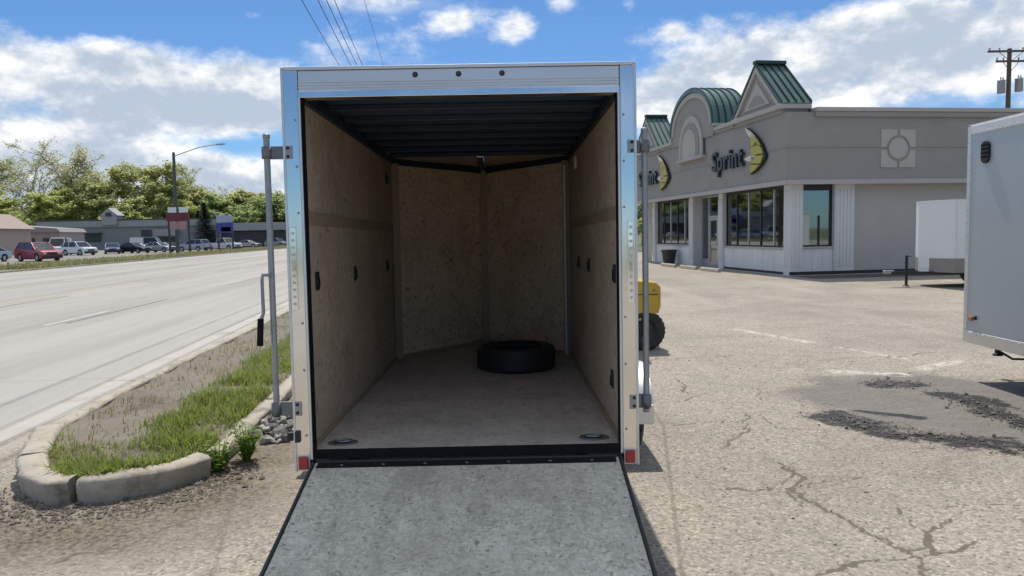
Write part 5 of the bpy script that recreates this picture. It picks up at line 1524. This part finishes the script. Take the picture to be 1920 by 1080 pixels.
# ---- utility poles and wires
def pole(x, y, h, label, arms, cans):
    T = thing('utility_pole', label, 'utility pole', (x, y, 0))
    MB().tube([(0, 0, -.1), (0, 0, h)], [.19, .13], 12).build('pole_shaft', M['wood_pole'], T)
    for (z, w) in arms:
        a = box('crossarm', (-w, -.20, z - .07), (w, -.13, z + .07), M['wood_pole'], T, .01)
        for q in (-.92, -.5, .5, .92):
            MB().lathe([(0, .18), (.05, .16), (.06, .08), (.03, .02), (.03, -.01)], tr(q * w, -.165, z + .075), 10).build('insulator', M['transformer'], a)
        for s in (-1, 1):
            MB().tube([(s * .02, -.15, z - .65), (s * w * .5, -.165, z - .07)], .02, 6).build('arm_brace', M['wood_pole'], T)
    for (xx, z) in cans:
        c_ = MB().lathe([(0, -.42), (.22, -.42), (.24, -.38), (.24, .36), (.26, .40), (.18, .46), (0, .48)], tr(xx, -.1, z), 18).build('transformer', M['transformer'], T)
        MB().lathe([(.02, 0), (.05, .06), (.02, .2), (0, .21)], tr(xx + .08, -.14, z + .46), 8).build('bushing', M['transformer'], c_)
        MB().lathe([(.02, 0), (.05, .06), (.02, .2), (0, .21)], tr(xx - .08, -.14, z + .46), 8).build('bushing', M['transformer'], c_)
    return T
pole(33.2, 50, 13.25, 'wooden utility pole with crossarms and two transformers rising behind the store roof', [(13.05, 1.55), (12.4, 1.0)], [(-.55, 10.75), (.62, 10.85)])
pole(-8.9, 52, 11.2, 'wooden utility pole beside the road, hidden behind the trailer', [(10.2, 1.3)], [])
def wire(x0, z0, y1, x1, z1, r, label, sag=.5):
    pts = []
    ya = -25
    for k in range(41):
        t = k / 40
        y = ya + (y1 - ya) * t
        pts.append((x0 + (x1 - x0) * t, y, z0 + (z1 - z0) * t - sag * 4 * t * (1 - t)))
    o = MB().tube(pts, r, 6).build('power_line', M['wire'])
    tag(o, label, 'power line', 'power lines over the road edge')
for i, (dx, z, r, lb) in enumerate(((-.98, 10.42, .014, 'leftmost of the overhead power lines'), (-.42, 10.42, .015, 'second power line from the left'), (-.12, 10.42, .015, 'third power line from the left'), (.16, 10.42, .014, 'fourth power line from the left'), (1.2, 10.42, .008, 'thin pale rightmost overhead wire'))):
    wire(-.72 + dx, z, 52, -8.9 + dx, z, r, lb)

# ---- trees
def tree_meshes(seed, H, spread, kind, leaf_n, leaf_s, base=.3):
    rn = random.Random(seed)
    tb = MB(); tips = []
    def limb(p, d, L, r, depth):
        n = 4; path = [p]; cur = p.copy(); dd = d.copy()
        for k in range(n):
            dd = (dd + Vector((rn.uniform(-.2, .2), rn.uniform(-.2, .2), rn.uniform(-.02, .14)))).normalized()
            cur = cur + dd * (L / n); path.append(cur.copy())
        tb.tube(path, [r * (1 - .62 * k / n) for k in range(n + 1)], 6 if depth < 2 else 4, False)
        if depth >= 3 or L < 1.0:
            tips.extend(path[1:]); return
        for k in range(rn.choice((3, 4)) if depth else 9):
            t = rn.uniform(.35, 1.0) if depth else base + (1 - base) * (k + rn.random()) / 9
            i = min(int(t * n), n - 1); q = path[i].lerp(path[i + 1], t * n - i)
            a = rn.uniform(0, 6.283)
            out = Vector((math.cos(a), math.sin(a), 0))
            nd = (dd * .45 + out * (1.0 if depth else spread * (1.25 - t * .7)) + Vector((0, 0, .35))).normalized()
            limb(q, nd, L * rn.uniform(.42, .60) * (1 if depth else (.95 - .35 * abs(t - .55))), r * (.42 if depth == 0 else .55), depth + 1)
        tips.extend(path[2:])
    limb(Vector((0, 0, -.2)), Vector((0, 0, 1)), H * .90, H * .016, 0)
    lb_v, lb_f = [], []
    tips_ = [t for t in tips if t.z > H * base * .8]
    clump = [(rn.choice(tips_), rn.uniform(.5, 1.5)) for _ in range(leaf_n // 9)]
    for c_, rad in clump:
        for _ in range(9):
            p = c_ + Vector((rn.gauss(0, 1), rn.gauss(0, 1), rn.gauss(0, .8))) * rad * .55
            a = Vector((rn.uniform(-1, 1), rn.uniform(-1, 1), rn.uniform(-.6, .6))).normalized()
            b = a.cross(Vector((rn.uniform(-1, 1), rn.uniform(-1, 1), rn.uniform(-1, 1)))).normalized()
            s = leaf_s * rn.uniform(.6, 1.4); o = len(lb_v)
            lb_v += [p - a * s, p + b * s * .55, p + a * s, p - b * s * .55]; lb_f.append((o, o + 1, o + 2, o + 3))
    cr = MB(); cr.add(lb_v, lb_f)
    return tb, cr
def conifer_meshes(seed, H, Rb):
    rn = random.Random(seed); tb = MB().tube([(0, 0, -.2), (0, 0, H)], [H * .02, .03], 8, False)
    v, f = [], []
    z = H * .10
    while z < H:
        rr = Rb * (1 - z / H) + .2
        for k in range(9):
            a = rn.uniform(0, 6.283); L = rr * rn.uniform(.7, 1.1)
            for q in range(9):
                t = (q + rn.random()) / 9
                p = Vector((math.cos(a) * L * t, math.sin(a) * L * t, z - .25 * L * t + rn.uniform(-.12, .12)))
                d = Vector((math.cos(a + rn.uniform(-1, 1)), math.sin(a + rn.uniform(-1, 1)), rn.uniform(-.5, .2))) * rn.uniform(.3, .6)
                s = Vector((-d.y, d.x, rn.uniform(-.2, .2))) * .35
                o = len(v); v += [p - d * .5, p + s, p + d, p - s]; f.append((o, o + 1, o + 2, o + 3))
        z += H * .028
    cr = MB(); cr.add(v, f); return tb, cr
PROTO = {}
def tree_proto(key):
    if key in PROTO: return PROTO[key]
    cfg = dict(budding=(11, 25, .75, 'grey', 5200, .22, .30), budding2=(12, 24, .70, 'olive', 6500, .24, .26), olive=(13, 21, .80, 'olive', 7500, .34, .22), fresh=(14, 18, .95, 'fresh', 9500, .40, .10),
               fresh2=(15, 17, .95, 'fresh', 9000, .40, .10), mid=(16, 14, .95, 'mid', 9000, .38, .08), olive2=(17, 15, .95, 'olive', 8500, .38, .10))
    if key == 'conifer': tb, cr = conifer_meshes(21, 13, 3.6); lm = 'dark'
    else:
        sd, H, sp, lm, n, s, b = cfg[key]; tb, cr = tree_meshes(sd, H, sp, key, n, s, b)
    a = tb.build('trunk', M['bark']); b_ = cr.build('crown', M['leaf_' + lm])
    PROTO[key] = (a.data, b_.data)
    bpy.data.objects.remove(a); bpy.data.objects.remove(b_)
    return PROTO[key]
def tree(key, x, y, label, sc=1.0, rot=None, wide=1.0, group='trees behind the buildings across the road'):
    T = thing('conifer_tree' if key == 'conifer' else 'broadleaf_tree', label, 'tree', (x, y, 0), (0, 0, random.uniform(0, 6.28) if rot is None else rot), group)
    T.scale = (sc * wide * .95, sc * wide * .95, sc * .74)
    for nm, me in zip(('trunk', 'crown'), tree_proto(key)):
        o = bpy.data.objects.new(nm, me); C.objects.link(o); o.parent = T
TREES = [('budding2', -128, 182, 1.0, 'tall budding tree at the far left edge of the tree line'), ('budding', -118, 186, 1.02, 'sparse grey-branched tree behind the tan shop'),
         ('budding', -106, 184, 1.10, 'tallest bare-branched budding tree above the grey building'), ('budding2', -99, 190, .98, 'budding tree just right of the tallest bare one'),
         ('fresh', -124, 168, .92, 'bright green leafy tree at the left edge'), ('fresh2', -114, 166, .95, 'bright green tree in front of the grey-branched trees'), ('fresh', -104, 170, .80, 'round fresh green tree below the tallest bare tree'),
         ('olive', -92, 184, 1.02, 'olive spring tree left of the lamp post'), ('olive', -85, 180, 1.04, 'olive spring tree directly behind the lamp post'), ('budding2', -79, 188, .92, 'thin tree right behind the lamp arm'),
         ('olive2', -96, 172, .85, 'low olive tree over the roof of the grey building'), ('olive2', -87, 170, .80, 'low yellowish tree behind the pylon sign'),
         ('olive2', -75, 184, 1.02, 'rounded olive tree right of the maroon sign'), ('conifer', -62.5, 152, .95, 'dark conifer behind the blue sign'), ('conifer', -65.0, 155, .80, 'smaller dark conifer left of the blue sign'),
         ('mid', -70, 178, .92, 'dense green tree behind the dark conifer'), ('fresh2', -62, 180, .78, 'green tree right of the conifers'), ('mid', -56, 172, .85, 'dense tree above the white canopy'),
         ('olive2', -64, 186, .92, 'olive tree rising over the dense green trees'), ('olive2', -53, 182, .88, 'olive tree beside the trailer edge'), ('mid', -48, 168, .80, 'dark green tree at the trailer edge, over the road end'), ('mid', -58, 164, .62, 'low dark tree behind the canopy'),
         ('mid', -66, 170, .62, 'low dense tree under the olive trees'), ('mid', -42, 176, .80, 'green tree hidden beside the trailer rod'), ('fresh', -134, 172, .95, 'leafy tree beyond the left picture edge'),
         ('mid', -90, 176, .62, 'low green tree behind the roof ridge'), ('mid', -109, 176, .66, 'low shaded tree behind the annexe'), ('olive', -112, 192, .98, 'olive tree deep in the tree line'), ('mid', -80, 174, .68, 'dense low tree behind the dark wing'),
         ('fresh', -73, 176, .62, 'small bright tree behind the dark wing'), ('budding', -131, 190, .98, 'bare-branched tree above the tan shop at the left edge'), ('budding2', -112, 188, 1.0, 'slender budding tree between the two bare crowns'), ('olive2', -69, 188, 1.0, 'olive crown showing right of the lamp arm'), ('olive2', -58, 190, .95, 'olive crown over the canopy and the beige car'), ('mid', -52, 176, .92, 'full green tree just left of the lock rod'), ('olive', -99, 178, .82, 'broad olive tree behind the entrance tower'), ('fresh2', -84, 167, .55, 'short leafy tree behind the pale band')]
# the wood further back, one unbroken mass of foliage down to the ground
wv, wf = [], []
for k in range(34000):
    x = random.uniform(-175, -30); y = random.uniform(205, 235)
    hh = 12.5 + 3 * mnoise.noise(Vector((x * .06, y * .03, 2))) + 2 * mnoise.noise(Vector((x * .25, 0, 4)))
    z = random.random() ** .8 * hh
    p = Vector((x, y, z)); a = Vector((random.uniform(-1, 1), random.uniform(-.6, .6), random.uniform(-1, 1))).normalized(); b = a.cross(Vector((random.uniform(-1, 1), 1, random.uniform(-1, 1)))).normalized()
    s = random.uniform(.4, .8); o = len(wv)
    wv += [p - a * s, p + b * s * .6, p + a * s, p - b * s * .6]; wf.append((o, o + 1, o + 2, o + 3))
wood = MB(); wood.add(wv, wf); wood = wood.build('far_wood', M['leaf_mid'])
tag(wood, 'far wood that closes the view behind the separate trees', 'wood', kind='stuff')
for k, (key, x, y, sc, lb) in enumerate(TREES):
    tree(key, x, y, lb, sc, None, 1.0 if 'budding' in key else 1.12)
tree('mid', 16.2, 92, 'green tree glimpsed under the far end of the store canopy', .42, group='trees beyond the store')
tree('fresh2', 12.2, 64, 'low green bush glimpsed past the far corner of the store', .18, group='trees beyond the store')

# ---- loose grit and crumbled asphalt lying on the lot: real little stones, past counting
def loose_grit(name, label, lines, n, spread, smin, smax, mat):
    vs, fs = [], []
    rn = random.Random(len(label))
    for k in range(n):
        if lines:
            ln = rn.choice(lines); i = rn.randrange(len(ln) - 1); t = rn.random()
            x = ln[i][0] + (ln[i + 1][0] - ln[i][0]) * t + rn.gauss(0, spread); y = ln[i][1] + (ln[i + 1][1] - ln[i][1]) * t + rn.gauss(0, spread)
        else:
            x = rn.uniform(.9, 5.5); y = rn.uniform(2.5, 11)
        s = rn.uniform(smin, smax) * (1 + 1.2 * (rn.random() < .06)); a = rn.uniform(0, 6.28); c_, s_ = math.cos(a), math.sin(a)
        o = len(vs)
        for (u, v, w) in ((1, 0, .35), (0, .8, .3), (-.9, .1, .35), (.1, -.8, .3), (.1, .1, 1.0), (0, 0, -.2)):
            u *= rn.uniform(.7, 1.2); v *= rn.uniform(.7, 1.2)
            vs.append((x + (u * c_ - v * s_) * s, y + (u * s_ + v * c_) * s, .002 + max(w, -.2) * s * .8))
        fs += [(o + i, o + (i + 1) % 4, o + 4) for i in range(4)] + [(o + (i + 1) % 4, o + i, o + 5) for i in range(4)]
    mb = MB(); mb.add(vs, fs); ob = mb.build(name, mat)
    tag(ob, label, 'grit', kind='stuff')
RIM = [[(2.80, 6.42), (2.92, 6.1), (3.05, 5.85), (3.35, 5.62), (3.7, 5.40), (4.3, 5.2)], [(3.84, 7.68), (4.0, 7.72), (4.16, 7.66)], [(4.22, 7.2), (4.30, 6.75), (4.2, 6.35), (4.25, 5.95)]]
loose_grit('crumbled_asphalt', 'dark crumbled asphalt along the rim of the damp patch on the lot', RIM, 1500, .10, .005, .016, M['stone_dark'])
loose_grit('kerb_grit', 'brown grit and litter washed up along the foot of the island kerb', [[(-3.45, 4.75), (-3.0, 4.40), (-2.5, 4.46), (-2.15, 4.72), (-1.98, 5.1)]], 1500, .12, .005, .014, M['soil'])
loose_grit('lot_grit', 'pale loose gravel scattered thinly over the right side of the lot', None, 1600, 0, .004, .010, M['stone'])
